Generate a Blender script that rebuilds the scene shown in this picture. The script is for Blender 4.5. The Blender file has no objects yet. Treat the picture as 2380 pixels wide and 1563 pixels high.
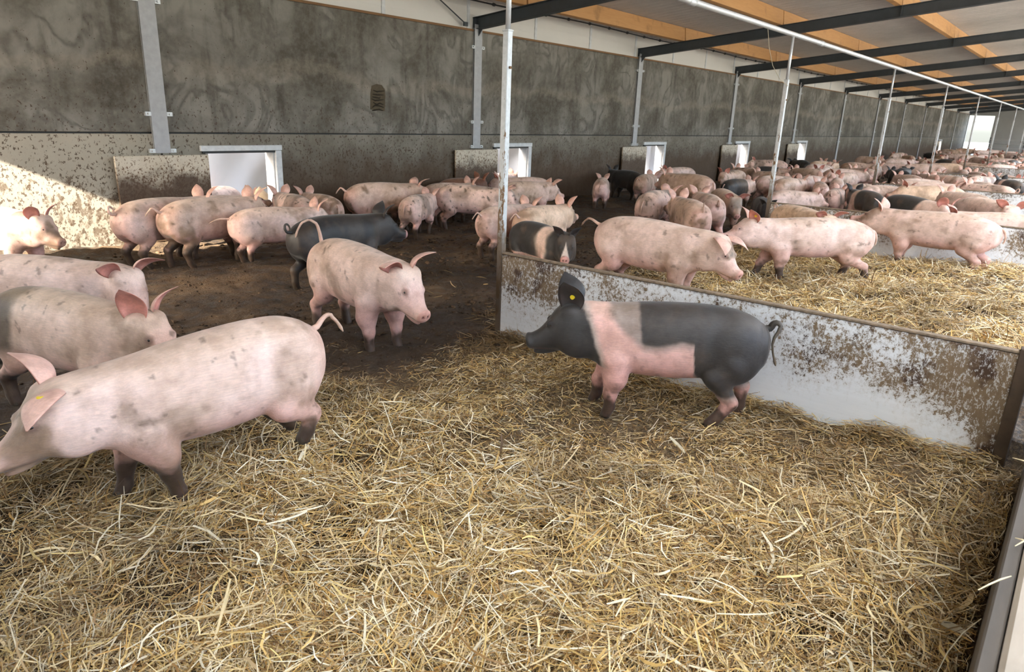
import bpy, math, random
import numpy as np
from mathutils import Vector, Matrix
SCN = bpy.context.scene
COL = SCN.collection
R = math.radians
rng = np.random.default_rng(7)
random.seed(7)

# ------------------------------------------------------------------ camera, sky, sun, exposure
CAM_H = 1.768
cam_d = bpy.data.cameras.new('camera')
cam = bpy.data.objects.new('camera', cam_d)
COL.objects.link(cam)
cam_d.sensor_width = 36.0
cam_d.lens = 36.0 * 1612.94 / 2380.0
cam_d.clip_start = 0.05
cam_d.clip_end = 400
yaw, pit, rol = R(39.164), R(17.549), R(2.057)
fw = Vector((math.cos(yaw) * math.cos(pit), math.sin(yaw) * math.cos(pit), -math.sin(pit)))
rt = Vector((math.sin(yaw), -math.cos(yaw), 0))
up = rt.cross(fw)
rt2 = rt * math.cos(rol) + up * math.sin(rol)
up2 = up * math.cos(rol) - rt * math.sin(rol)
M = Matrix(((rt2.x, up2.x, -fw.x, 0), (rt2.y, up2.y, -fw.y, 0), (rt2.z, up2.z, -fw.z, CAM_H), (0, 0, 0, 1)))
cam.matrix_world = M
cam_d.dof.use_dof = True
cam_d.dof.focus_distance = 4.2
cam_d.dof.aperture_fstop = 5.6
SCN.camera = cam

world = bpy.data.worlds.new('sky')
SCN.world = world
world.use_nodes = True
wn = world.node_tree
wn.nodes.clear()
w_out = wn.nodes.new('ShaderNodeOutputWorld')
w_bg = wn.nodes.new('ShaderNodeBackground')
w_sky = wn.nodes.new('ShaderNodeTexSky')
w_sky.sky_type = 'NISHITA'
w_sky.sun_disc = False
w_sky.sun_elevation = R(32)
w_sky.sun_rotation = R(282)
w_sky.air_density = 1.0
w_sky.dust_density = 3.5
w_sky.ozone_density = 1.0
w_bg.inputs['Strength'].default_value = 0.62
w_hs = wn.nodes.new('ShaderNodeHueSaturation')
w_hs.inputs['Saturation'].default_value = 0.85
wn.links.new(w_sky.outputs[0], w_hs.inputs['Color'])
wn.links.new(w_hs.outputs[0], w_bg.inputs['Color'])
wn.links.new(w_bg.outputs[0], w_out.inputs['Surface'])

sun_d = bpy.data.lights.new('sun', 'SUN')
sun_d.energy = 19.0
sun_d.angle = R(0.6)
sun_d.color = (1.0, 0.93, 0.80)
sun = bpy.data.objects.new('sun', sun_d)
COL.objects.link(sun)
sun.location = (-20, -6, 15)
sun.rotation_euler = Vector((1, 0.22, -0.47)).to_track_quat('-Z', 'Y').to_euler()

vs = SCN.view_settings
vs.view_transform = 'Standard'
vs.look = 'None'
vs.gamma = 1.0
vs.use_curve_mapping = False
vs.exposure = 1.43
try:
    SCN.cycles.use_denoising = True
    SCN.cycles.max_bounces = 10
    SCN.cycles.diffuse_bounces = 6
    SCN.cycles.caustics_reflective = False
    SCN.cycles.caustics_refractive = False
    SCN.cycles.sample_clamp_indirect = 6.0
except Exception:
    pass

# ------------------------------------------------------------------ helpers
def smooth(a, b, x):
    t = np.clip((np.asarray(x, float) - a) / (b - a), 0, 1)
    return t * t * (3 - 2 * t)

_T = np.random.default_rng(3).random((32, 32, 32))
def noise3(x, y, z):
    x, y, z = np.broadcast_arrays(np.asarray(x, float), np.asarray(y, float), np.asarray(z, float))
    xi, yi, zi = np.floor(x).astype(int), np.floor(y).astype(int), np.floor(z).astype(int)
    fx, fy, fz = x - xi, y - yi, z - zi
    fx = fx * fx * (3 - 2 * fx); fy = fy * fy * (3 - 2 * fy); fz = fz * fz * (3 - 2 * fz)
    r = 0
    for a in (0, 1):
        for b in (0, 1):
            for c in (0, 1):
                w = (fx if a else 1 - fx) * (fy if b else 1 - fy) * (fz if c else 1 - fz)
                r = r + w * _T[(xi + a) & 31, (yi + b) & 31, (zi + c) & 31]
    return r
def fbm(x, y, z, o=3):
    s = 0; a = .5; t = 0
    for i in range(o):
        s = s + a * noise3(x * 2 ** i + 7.3 * i, y * 2 ** i + 3.1 * i, z * 2 ** i + 1.7 * i)
        t += a; a *= .55
    return s / t

def mesh_np(name, V, F, mat=None, col=None, smooth_shade=True):
    """V (n,3), F (m,k) all faces with k corners"""
    V = np.asarray(V, np.float32); F = np.asarray(F, np.int32)
    me = bpy.data.meshes.new(name)
    n, m, k = len(V), len(F), F.shape[1]
    me.vertices.add(n); me.vertices.foreach_set('co', V.ravel())
    me.loops.add(m * k); me.loops.foreach_set('vertex_index', F.ravel())
    me.polygons.add(m)
    me.polygons.foreach_set('loop_start', np.arange(0, m * k, k, dtype=np.int32))
    try:
        me.polygons.foreach_set('loop_total', np.full(m, k, np.int32))
    except Exception:
        pass
    if smooth_shade:
        me.polygons.foreach_set('use_smooth', np.ones(m, bool))
    me.update(calc_edges=True)
    if col is not None:
        at = me.color_attributes.new('Col', 'FLOAT_COLOR', 'POINT')
        c = np.ones((n, 4), np.float32); c[:, :3] = col
        at.data.foreach_set('color', c.ravel())
    if mat: me.materials.append(mat)
    return me

def link(name, me, parent=None):
    o = bpy.data.objects.new(name, me)
    COL.objects.link(o)
    if parent is not None: o.parent = parent
    return o

class MB:
    """collects boxes, tubes and prisms; build() links them as one mesh object"""
    def __init__(s): s.V = []; s.F = []
    def add(s, V, F):
        n = len(s.V); s.V += [tuple(v) for v in V]; s.F += [tuple(i + n for i in f) for f in F]
    def box(s, x0, x1, y0, y1, z0, z1, b=0.0):
        if b <= 0:
            V = [(x, y, z) for x in (x0, x1) for y in (y0, y1) for z in (z0, z1)]
            s.add(V, [(0, 1, 3, 2), (4, 6, 7, 5), (0, 4, 5, 1), (2, 3, 7, 6), (0, 2, 6, 4), (1, 5, 7, 3)])
        else:   # chamfered box
            V = []; F = []
            X = (x0, x1); Y = (y0, y1); Z = (z0, z1); idx = {}
            for i in (0, 1):
                for j in (0, 1):
                    for k in (0, 1):
                        sx, sy, sz = 1 - 2 * i, 1 - 2 * j, 1 - 2 * k
                        for ax in range(3):
                            p = [X[i] + sx * b, Y[j] + sy * b, Z[k] + sz * b]
                            p[ax] = (X[i], Y[j], Z[k])[ax]
                            idx[i, j, k, ax] = len(V); V.append(tuple(p))
            for ax in range(3):
                for e in (0, 1):
                    q = []
                    for a, c in ((0, 0), (0, 1), (1, 1), (1, 0)):
                        t = [0, 0, 0]; t[ax] = e; t[(ax + 1) % 3] = a; t[(ax + 2) % 3] = c
                        q.append(idx[t[0], t[1], t[2], ax])
                    F.append(tuple(q))
            for ax in range(3):
                o1, o2 = (ax + 1) % 3, (ax + 2) % 3
                for a in (0, 1):
                    for c in (0, 1):
                        t = [0, 0, 0]; t[o1] = a; t[o2] = c
                        u = list(t); u[ax] = 1
                        F.append((idx[(*t, o1)], idx[(*u, o1)], idx[(*u, o2)], idx[(*t, o2)]))
            for i in (0, 1):
                for j in (0, 1):
                    for k in (0, 1):
                        F.append((idx[i, j, k, 0], idx[i, j, k, 1], idx[i, j, k, 2]))
            s.add(V, F)
    def tube(s, pts, r, n=8, caps=True):
        pts = [Vector(p) for p in pts]
        rr = r if isinstance(r, (list, tuple)) else [r] * len(pts)
        V = []; F = []
        ref = Vector((0, 0, 1))
        for i, p in enumerate(pts):
            d = (pts[min(i + 1, len(pts) - 1)] - pts[max(i - 1, 0)]).normalized()
            if abs(d.dot(ref)) > .95: ref = Vector((0, 1, 0)) if abs(d.y) < .9 else Vector((1, 0, 0))
            a = d.cross(ref).normalized(); b = d.cross(a).normalized()
            for k in range(n):
                t = 2 * math.pi * k / n
                V.append(p + (a * math.cos(t) + b * math.sin(t)) * rr[i])
        for i in range(len(pts) - 1):
            for k in range(n):
                F.append((i * n + k, i * n + (k + 1) % n, (i + 1) * n + (k + 1) % n, (i + 1) * n + k))
        if caps:
            F.append(tuple(range(n))); F.append(tuple(range((len(pts) - 1) * n, len(pts) * n))[::-1])
        s.add(V, F)
    def prism(s, poly, axis, a0, a1):
        """extrude a 2-D outline along an axis ('x': outline is (y,z); 'y': outline is (x,z))"""
        n = len(poly)
        f = (lambda p, a: (a, p[0], p[1])) if axis == 'x' else ((lambda p, a: (p[0], a, p[1])) if axis == 'y' else (lambda p, a: (p[0], p[1], a)))
        V = [f(p, a0) for p in poly] + [f(p, a1) for p in poly]
        F = [tuple(range(n)), tuple(range(n, 2 * n))[::-1]] + [(i, (i + 1) % n, (i + 1) % n + n, i + n) for i in range(n)]
        s.add(V, F)
    def mesh(s, name, mat, sm=False):
        me = bpy.data.meshes.new(name)
        me.from_pydata(s.V, [], s.F)
        import bmesh
        bm = bmesh.new(); bm.from_mesh(me); bmesh.ops.recalc_face_normals(bm, faces=bm.faces); bm.to_mesh(me); bm.free()
        if sm:
            for p in me.polygons: p.use_smooth = len(p.vertices) == 4
        if mat: me.materials.append(mat)
        return me
    def build(s, name, mat, parent=None, sm=False):
        return link(name, s.mesh(name, mat, sm), parent)

def empty(name, loc=(0, 0, 0), rz=0):
    o = bpy.data.objects.new(name, None)
    o.empty_display_size = .1
    COL.objects.link(o); o.location = loc; o.rotation_euler = (0, 0, rz)
    return o
def tag(o, label, cat, group=None):
    o['label'] = label; o['category'] = cat
    if group: o['group'] = group
    return o
def struct(o):
    o['kind'] = 'structure'; return o

# ------------------------------------------------------------------ node helpers
class NT:
    def __init__(s, name):
        s.m = bpy.data.materials.new(name); s.m.use_nodes = True
        s.t = s.m.node_tree; s.t.nodes.clear()
        s.out = s.t.nodes.new('ShaderNodeOutputMaterial')
        s.b = s.t.nodes.new('ShaderNodeBsdfPrincipled')
        s.t.links.new(s.b.outputs[0], s.out.inputs['Surface'])
        s.geo = None
    def n(s, kind, **kw):
        nd = s.t.nodes.new(kind)
        for k, v in kw.items(): setattr(nd, k, v)
        return nd
    def set(s, nd, key, v):
        i = nd.inputs[key]
        if hasattr(v, 'is_linked') or isinstance(v, bpy.types.NodeSocket): s.t.links.new(v, i)
        elif isinstance(v, tuple) and len(v) == 3 and i.type == 'RGBA': i.default_value = (*v, 1)
        else: i.default_value = v
    def pos(s):
        if s.geo is None: s.geo = s.n('ShaderNodeNewGeometry')
        return s.geo.outputs['Position']
    def obj(s):
        return s.n('ShaderNodeTexCoord').outputs['Object']
    def map(s, v, scale=(1, 1, 1), loc=(0, 0, 0)):
        nd = s.n('ShaderNodeMapping'); s.set(nd, 'Vector', v)
        nd.inputs['Scale'].default_value = scale; nd.inputs['Location'].default_value = loc
        return nd.outputs[0]
    def noise(s, v, scale, detail=4, rough=.55, dist=0.0):
        nd = s.n('ShaderNodeTexNoise'); s.set(nd, 'Vector', v)
        nd.inputs['Scale'].default_value = scale; nd.inputs['Detail'].default_value = detail
        nd.inputs['Roughness'].default_value = rough; nd.inputs['Distortion'].default_value = dist
        return nd.outputs[0]
    def vor(s, v, scale, rand=1.0):
        nd = s.n('ShaderNodeTexVoronoi'); s.set(nd, 'Vector', v); nd.inputs['Scale'].default_value = scale
        nd.inputs['Randomness'].default_value = rand
        return nd.outputs['Distance']
    def ramp(s, f, a, b, lo=0.0, hi=1.0):
        nd = s.n('ShaderNodeMapRange'); nd.interpolation_type = 'SMOOTHSTEP'
        s.set(nd, 'Value', f); s.set(nd, 'From Min', a); s.set(nd, 'From Max', b); s.set(nd, 'To Min', lo); s.set(nd, 'To Max', hi)
        return nd.outputs[0]
    def math(s, op, a, b=0.0):
        nd = s.n('ShaderNodeMath', operation=op); s.set(nd, 0, a); s.set(nd, 1, b)
        return nd.outputs[0]
    def mix(s, f, a, b, mode='MIX'):
        nd = s.n('ShaderNodeMix', data_type='RGBA', blend_type=mode)
        s.set(nd, 'Factor', f)
        for sk, v in (('A', a), ('B', b)):
            i = [q for q in nd.inputs if q.name == sk and q.type == 'RGBA'][0]
            if isinstance(v, bpy.types.NodeSocket): s.t.links.new(v, i)
            else: i.default_value = (*v, 1)
        return [q for q in nd.outputs if q.type == 'RGBA'][0]
    def sep(s, v):
        nd = s.n('ShaderNodeSeparateXYZ'); s.set(nd, 0, v); return nd.outputs
    def bump(s, h, strength=.3, dist=.01):
        nd = s.n('ShaderNodeBump'); s.set(nd, 'Height', h); nd.inputs['Strength'].default_value = strength
        nd.inputs['Distance'].default_value = dist
        s.t.links.new(nd.outputs[0], s.b.inputs['Normal'])
    def base(s, c): s.set(s.b, 'Base Color', c)
    def rough(s, v): s.set(s.b, 'Roughness', v)

def plain(name, c, rough=.6, metal=0.0, var=.12, scale=9.0):
    t = NT(name)
    f = t.noise(t.pos(), scale, 5)
    t.base(t.mix(f, tuple(x * (1 - var) for x in c), tuple(min(1, x * (1 + var)) for x in c)))
    t.rough(rough); t.b.inputs['Metallic'].default_value = metal
    return t.m

# concrete wall: cloudy grey, drips, brown splashes that thicken downwards
def mat_concrete():
    t = NT('stained_concrete'); P = t.pos(); z = t.sep(P)[2]
    c1 = t.noise(P, .9, 6, .6, .6)
    c2 = t.noise(t.map(P, (3.2, 3.2, .55)), 1.6, 5, .6)
    c3 = t.noise(P, 14, 5, .65)
    col = t.mix(t.ramp(c1, .36, .62), (.085, .074, .056), (.245, .228, .198))
    col = t.mix(t.ramp(c2, .50, .72, 0, .7), col, (.055, .046, .034))
    ring = t.noise(t.map(P, (1, 1, .8), (3, 1, 2)), 1.3, 3, .5, 1.2)
    rg = t.math('ABSOLUTE', t.math('SUBTRACT', ring, .52))
    col = t.mix(t.math('MULTIPLY', t.ramp(rg, .0, .07, .6, 0.0), t.ramp(c1, .42, .58)), col, (.045, .037, .028))
    col = t.mix(t.ramp(c3, .35, .75, 0, .3), col, (.27, .25, .22))
    bz = t.math('ABSOLUTE', t.math('ADD', t.math('SUBTRACT', z, 2.22), t.math('MULTIPLY', t.math('SUBTRACT', c1, .5), .9)))
    col = t.mix(t.math('MULTIPLY', t.ramp(bz, .02, .16, .55, 0.0), c3), col, (.34, .29, .23))
    # paler lower panel
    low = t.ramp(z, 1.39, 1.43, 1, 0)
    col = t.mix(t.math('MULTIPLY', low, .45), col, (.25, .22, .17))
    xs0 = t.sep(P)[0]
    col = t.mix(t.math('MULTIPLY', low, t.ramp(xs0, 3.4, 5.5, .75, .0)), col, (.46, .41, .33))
    # splashes
    dens = t.ramp(z, .35, 2.9, .54, .675)
    sp = t.noise(t.map(P, (1, 1, .75)), 36, 3, .62)
    m = t.ramp(t.math('SUBTRACT', sp, dens), .0, .05)
    col = t.mix(t.math('MULTIPLY', m, .85), col, (.055, .030, .014))
    sp2 = t.noise(t.map(P, (1, 1, .6), (5, 2, 9)), 9, 6, .7)
    dens2 = t.ramp(z, .15, 2.0, .47, .72)
    m2 = t.ramp(t.math('SUBTRACT', sp2, dens2), .0, .09)
    col = t.mix(t.math('MULTIPLY', m2, .75), col, (.085, .048, .022))
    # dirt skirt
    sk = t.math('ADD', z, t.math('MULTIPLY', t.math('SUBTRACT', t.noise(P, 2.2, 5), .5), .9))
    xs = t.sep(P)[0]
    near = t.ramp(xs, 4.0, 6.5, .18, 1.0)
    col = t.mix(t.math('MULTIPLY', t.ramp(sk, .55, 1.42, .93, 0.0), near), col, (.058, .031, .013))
    # bare mark where something was torn off the wall
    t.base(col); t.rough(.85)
    t.bump(t.noise(P, 30, 6, .7), .25, .01)
    return t.m

def mat_door_board():
    t = NT('splashed_white_board'); P = t.pos(); z = t.sep(P)[2]
    col = t.mix(t.noise(P, 7, 4), (.48, .40, .29), (.66, .60, .50))
    sp = t.noise(t.map(P, (1, 1, .8)), 40, 4, .68)
    dens = t.ramp(z, .55, 1.2, .46, .565)
    col = t.mix(t.math('MULTIPLY', t.ramp(t.math('SUBTRACT', sp, dens), 0, .05), .9), col, (.12, .055, .02))
    sk = t.math('ADD', z, t.math('MULTIPLY', t.math('SUBTRACT', t.noise(P, 4, 5), .5), .45))
    col = t.mix(t.ramp(sk, .74, 1.02, .95, 0.0), col, (.055, .028, .011))
    t.base(col); t.rough(.7); t.bump(sp, .2, .006)
    return t.m

def mat_partition():
    t = NT('flaking_white_partition'); P = t.pos(); x, y, z = t.sep(P)
    white = t.mix(t.noise(t.map(P, (1, 1, 22)), 2.0, 3), (.68, .70, .72), (.80, .815, .835))
    n1 = t.noise(P, 3.2, 6, .62); n2 = t.noise(P, 30, 8, .84); n3 = t.noise(t.map(P, (1, 1, .35)), 42, 4, .7)
    # how dirty: clean low in the middle, dirty high and near both ends
    h = t.ramp(z, .05, .50, -.16, .012)
    ends = t.math('ADD', t.ramp(y, .05, .9, .10, 0.0), t.math('ADD', t.ramp(y, 2.2, 3.5, 0.0, .05), t.ramp(y, .14, .3, .16, 0.0)))
    zone = t.math('ADD', h, ends)
    f = t.math('ADD', t.math('ADD', t.math('MULTIPLY', n1, .34), t.math('MULTIPLY', n2, .66)), zone)
    m = t.ramp(f, .508, .540)
    brown = t.mix(n3, (.13, .085, .045), (.24, .165, .095))
    brown = t.mix(t.ramp(t.noise(P, 5, 4), .5, .62), brown, (.055, .026, .012))
    fleck = t.noise(t.map(P, (1, 1, .5)), 70, 4, .75)
    m = t.math('MULTIPLY', m, t.ramp(fleck, .53, .60, 1.0, .45))
    col = t.mix(m, white, brown)
    soft = t.ramp(f, .40, .52, 0, .28)
    col = t.mix(t.math('MULTIPLY', soft, t.math('SUBTRACT', 1.0, m)), col, (.42, .36, .28))
    top = t.math('ADD', z, t.math('MULTIPLY', n3, .07))
    col = t.mix(t.ramp(top, .715, .74, 0, .9), col, (.075, .042, .022))
    t.base(col); t.rough(.55)
    t.bump(t.math('ADD', m, t.math('MULTIPLY', t.sep(P)[2], 0.0)), .35, .004)
    return t.m

def mat_post():
    t = NT('galvanised_dirty_post'); P = t.pos(); z = t.sep(P)[2]
    col = t.mix(t.noise(P, 30, 4), (.34, .36, .37), (.60, .62, .63))
    rust = t.noise(t.map(P, (1, 1, .3)), 18, 5, .7)
    thr = t.ramp(z, .9, 2.6, .50, .72)
    col = t.mix(t.ramp(t.math('SUBTRACT', rust, thr), 0, .05), col, (.16, .085, .035))
    sk = t.math('ADD', z, t.math('MULTIPLY', t.math('SUBTRACT', t.noise(P, 6, 5), .5), .5))
    col = t.mix(t.ramp(sk, .75, 1.15, .93, 0), col, (.09, .055, .028))
    t.base(col); t.rough(.55); t.b.inputs['Metallic'].default_value = .25
    return t.m

def mat_wood(name, a, b, sc=(1.2, 14, 14)):
    t = NT(name); P = t.pos()
    g = t.noise(t.map(P, sc), 2.2, 5, .6, .4)
    col = t.mix(g, a, b)
    col = t.mix(t.ramp(t.noise(P, 3, 4), .55, .75, 0, .5), col, tuple(.4 * q for q in a))
    t.base(col); t.rough(.7); t.bump(g, .15, .004)
    return t.m

def mat_skin():
    t = NT('pig_skin_and_bristle')
    at = t.n('ShaderNodeAttribute', attribute_name='Col').outputs['Color']
    O = t.obj(); oi = t.n('ShaderNodeObjectInfo').outputs['Random']
    n1 = t.noise(O, 9, 5, .6); hair = t.noise(t.map(O, (14, 95, 80)), 1.7, 4, .65)
    c = t.mix(.9, at, t.mix(t.ramp(n1, .3, .7), (.74, .69, .62), (1.12, 1.11, 1.08)), 'MULTIPLY')
    c = t.mix(t.ramp(hair, .35, .7, 0, .45), c, t.mix(1.0, c, (1.35, 1.33, 1.25), 'MULTIPLY'))
    t.base(c); t.rough(.5)
    t.b.inputs['Specular IOR Level'].default_value = .3
    t.b.inputs['Sheen Weight'].default_value = .12
    t.b.inputs['Sheen Roughness'].default_value = .4
    t.b.inputs['Subsurface Weight'].default_value = .10
    t.b.inputs['Subsurface Radius'].default_value = (.8, .3, .2)
    t.b.inputs['Subsurface Scale'].default_value = .02
    t.bump(t.math('ADD', hair, t.math('MULTIPLY', t.noise(O, 28, 4), .8)), .22, .006)
    return t.m

def mat_attr(name, rough=.55, spec=.4, var=.25, vs=60):
    t = NT(name)
    at = t.n('ShaderNodeAttribute', attribute_name='Col').outputs['Color']
    f = t.noise(t.pos(), vs, 3)
    c = t.mix(1.0, at, t.mix(f, (1 - var,) * 3, (1 + var * .6,) * 3), 'MULTIPLY')
    t.base(c); t.rough(rough); t.b.inputs['Specular IOR Level'].default_value = spec
    return t.m

def mat_floor():
    t = NT('dung_and_litter_floor'); P = t.pos()
    at = t.n('ShaderNodeAttribute', attribute_name='Col').outputs['Color']
    a = t.sep(at)
    n1 = t.noise(P, 5, 7, .7); n2 = t.noise(P, 38, 6, .7); n3 = t.noise(P, 1.1, 4)
    dung = t.mix(t.ramp(n1, .35, .7), (.026, .014, .006), (.110, .064, .028))
    dung = t.mix(t.ramp(n3, .46, .64, 0, .8), dung, (.165, .100, .047))
    wet = t.math('ADD', t.sep(P)[1], t.math('MULTIPLY', t.math('SUBTRACT', n3, .5), 2.2))
    dung = t.mix(t.ramp(wet, 4.6, 5.6, .75, 0.0), dung, t.mix(n1, (.016, .008, .004), (.062, .034, .015)))
    dung = t.mix(t.ramp(n2, .58, .70, 0, .6), dung, (.16, .10, .05))
    lit = t.mix(t.ramp(n2, .35, .65), (.022, .012, .005), (.17, .10, .04))  # dark base colour paints the shaded gaps under the straw
    tramp = t.mix(t.ramp(n2, .3, .65), (.075, .046, .020), (.33, .22, .105))
    lit = t.mix(a[1], tramp, lit)
    t.base(t.mix(a[0], dung, lit))
    t.rough(t.ramp(n1, .35, .6, .42, .9))
    t.bump(t.math('ADD', n1, t.math('MULTIPLY', n2, .6)), 1.0, .06)
    return t.m

M_CONC = mat_concrete(); M_DOORB = mat_door_board(); M_PART = mat_partition(); M_POST = mat_post()
M_SKIN = mat_skin(); M_STRAW = mat_attr('straw_stalks', .48, .28); M_FLOOR = mat_floor()
M_STEEL = plain('dark_grey_steel', (.045, .052, .058), .5, .1, .35, 6)
M_COLUMN = plain('painted_column_steel', (.36, .36, .37), .5, .1, .25, 12)
M_GALV = plain('galvanised_pipe', (.52, .53, .54), .42, .45, .2, 25)
M_PURLIN = mat_wood('orange_timber', (.42, .20, .07), (.60, .33, .13))
M_SILL = mat_wood('brown_sill_timber', (.14, .065, .02), (.26, .13, .05))
M_ROOF = plain('grey_roof_sheet', (.54, .50, .465), .6, 0, .18, 3)
M_CLAD = plain('white_cladding', (.66, .63, .59), .6, 0, .07, 2)
M_WHITE = plain('dirty_white_frame', (.60, .61, .62), .55, 0, .3, 16)
M_BLACK = plain('black_rubber', (.015, .014, .013), .6)
M_ENDWALL = plain('grey_end_wall', (.33, .34, .34), .7, 0, .12, 2)
M_GROUND = plain('pale_yard_ground', (.44, .44, .385), .9, 0, .2, .6)
M_TARP = plain('white_plastic_sheet', (.84, .88, .95), .5, 0, .10, 1.2)
M_TAN = plain('tan_heap', (.40, .29, .17), .9, 0, .4, 8)
M_EYE = plain('dark_eye', (.012, .008, .007), .15)
M_HOOF = plain('muddy_hoof', (.05, .035, .022), .7, 0, .5, 40)
M_TAG = plain('yellow_tag', (.80, .62, .03), .4, 0, .05)
M_BENCH = mat_wood('pale_weathered_top', (.25, .205, .155), (.43, .37, .30), (2, 9, 9))
M_EDGE = mat_wood('dark_edge_board', (.035, .028, .021), (.105, .086, .068), (2, 12, 12))
M_TWINE = plain('twine', (.45, .38, .27), .9)
# ------------------------------------------------------------------ the shed
WY = 9.459            # inner face of the long wall
CX = [10.266 + 6 * k for k in range(-2, 11)]      # wall columns
YE = -5.0             # the open long side: roof edge
X0, X1 = -1.73, 70.27
def bt(y): return 3.47 + .106 * (9.6 - y)         # top of the rafters

def floor_h(x, y):
    x = np.asarray(x, float); y = np.asarray(y, float)
    sy = smooth(4.0, .2, y)
    h1 = .09 * smooth(1.4, .0, y) * smooth(3.2, 4.2, x)
    h = np.where(x < 4.287, h1, .22 * sy)
    straw = smooth(4.3, 3.4, y)
    h = h + straw * ((.10 * (fbm(x * 1.5, y * 1.5, 0 * x + 2.2, 3) - .5) + .09 * (fbm(x * 5, y * 5, 0 * x + 5.2, 2) - .5)))
    h = h + (1 - straw) * (.05 * (fbm(x * 3, y * 3, 0 * x + 9.1, 3) - .5) + 0.05 * (fbm(x * 8, y * 8, 0 * x + 4.1, 2) - .5))
    h = h + .07 * smooth(9.0, 9.46, y) * fbm(x * 2, y * 2, 0 * x + 1, 2)
    return h
def straw_mask(x, y):
    n = fbm(x * .9, y * .9, 0 * x + 6.6, 3)
    edge = 3.75 + 1.3 * (n - .5)
    lim = np.where(x < 4.287, edge + .35 * smooth(3.4, 1.2, x), edge + .3)
    return smooth(.35, -.35, y - lim)

def fresh(x, y):
    f = smooth(3.95, 3.25, x + .35 * y + .9 * (fbm(x * 1.1, y * 1.1, 0 * x + 12.2, 2) - .5))
    return np.where(x < 4.287, f, 1.0)
def grid(xs, ys):
    X, Y = np.meshgrid(xs, ys, indexing='ij')
    nx, ny = X.shape
    i = np.arange(nx - 1)[:, None] * ny + np.arange(ny - 1)[None]
    F = np.stack([i, i + ny, i + ny + 1, i + 1], -1).reshape(-1, 4)
    return X.ravel(), Y.ravel(), F
fl = struct(empty('floor'))
for (xa, xb, st) in ((X0, 10.6, .045), (10.6, 22.6, .12), (22.6, X1, .5)):
    x, y, F = grid(np.linspace(xa, xb, int((xb - xa) / st) + 1), np.linspace(-.02, WY + .02, int(9.5 / st) + 1))
    z = floor_h(x, y); m = straw_mask(x, y)
    c = np.stack([m * .9, fresh(x, y), m], -1)
    link('floor_section', mesh_np('floor_section', np.stack([x, y, z], -1), F, M_FLOOR, c), fl)
b = MB(); b.box(X0, X1, YE, -.02, -.3, -.01); b.build('feed_passage', plain('grey_concrete_passage', (.34, .33, .31), .8), fl)
x, y, F = grid(np.linspace(-120, 200, 41), np.linspace(-150, 150, 41))
struct(link('ground_outside', mesh_np('ground_outside', np.stack([x, y, 0 * x - .32], -1), F, M_GROUND)))
b = MB(); b.box(-20, 90, WY + .22, WY + 14, -.4, -.05); struct(b.build('yard_outside', plain('pale_concrete_yard', (.36, .355, .34), .9, 0, .15, 1)))

# long wall on the left: concrete panels, columns, cladding
wl = struct(empty('wall_left', (0, WY, 0)))
wl.location = (0, 0, 0)
OPEN = (0, 1, 2, 3, 4, 9)
upper = MB(); upper.box(.012, 5.988, WY, WY + .2, 1.42, 3.24, .008); up_me = upper.mesh('concrete_panel', M_CONC)
solid = MB(); solid.box(.012, 5.988, WY, WY + .2, -.4, 1.40, .008); so_me = solid.mesh('concrete_panel', M_CONC)
cut = MB()
for a in ((.012, .594, -.4, 1.40), (1.654, 5.988, -.4, 1.40), (.594, 1.654, 1.165, 1.40), (.594, 1.654, -.4, -.02)):
    cut.box(a[0], a[1], WY, WY + .2, a[2], a[3])
cut_me = cut.mesh('concrete_panel', M_CONC)
backing = MB(); backing.box(0, 6, WY + .05, WY + .15, 1.385, 1.435); backing_me = backing.mesh('joint_light_stop', M_BLACK)  # strip added behind the panels to stop daylight leaking through the gap
sill = MB(); sill.box(0, 6, WY - .012, WY + .2, 3.24, 3.275); sill_me = sill.mesh('sill_strip', M_SILL)
clad = MB()
for i in range(9): clad.box(.02, 1.98, WY + .04 + .004 * (i % 2), WY + .10, 3.275 + i * .062, 3.275 + (i + 1) * .062)
clad_me = clad.mesh('cladding_panel', M_CLAD)
stripm = MB(); stripm.box(-.035, .035, WY + .025, WY + .06, 3.275, 3.76); strip_me = stripm.mesh('joint_strip', M_WHITE)
for j, cx in enumerate(CX[:-1]):
    bay = j - 1
    o = link('concrete_panel', up_me, wl); o.location = (cx, 0, 0)
    o = link('concrete_panel', cut_me if bay in OPEN else so_me, wl); o.location = (cx, 0, 0)
    for me, nm in ((backing_me, 'joint_light_stop'), (sill_me, 'sill_strip')):
        o = link(nm, me, wl); o.location = (cx, 0, 0)
    for q in range(3):
        o = link('cladding_panel', clad_me, wl); o.location = (cx + 2 * q - .2, 0, 0)
        o = link('joint_strip', strip_me, wl); o.location = (cx + 2 * q - .2, 0, 0)
def column_mesh(zb):
    m = MB(); m.box(-.1, .1, WY - .045, WY - .033, zb, 3.36); m.box(-.006, .006, WY - .033, WY, zb, 3.3)
    m.box(-.1, .1, WY - .012, WY - .001, zb, 3.3); return m.mesh('column', M_COLUMN)
cm_hi, cm_lo = column_mesh(1.16), column_mesh(-.05)
brk = MB()
for s in (-1, 1):
    a, c = sorted((s * .10, s * .17)); brk.box(a, c, WY - .05, WY - .002, -.025, .025)
    brk.tube([(s * .135, WY - .075, 0), (s * .135, WY - .045, 0)], .014, 6)
brk_me = brk.mesh('bracket', M_GALV)
gus = MB(); gus.prism([(WY - .04, 3.16), (WY - .04, 3.28), (WY - .14, 3.28)], 'x', -.008, .008); gus_me = gus.mesh('gusset', M_STEEL)
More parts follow.
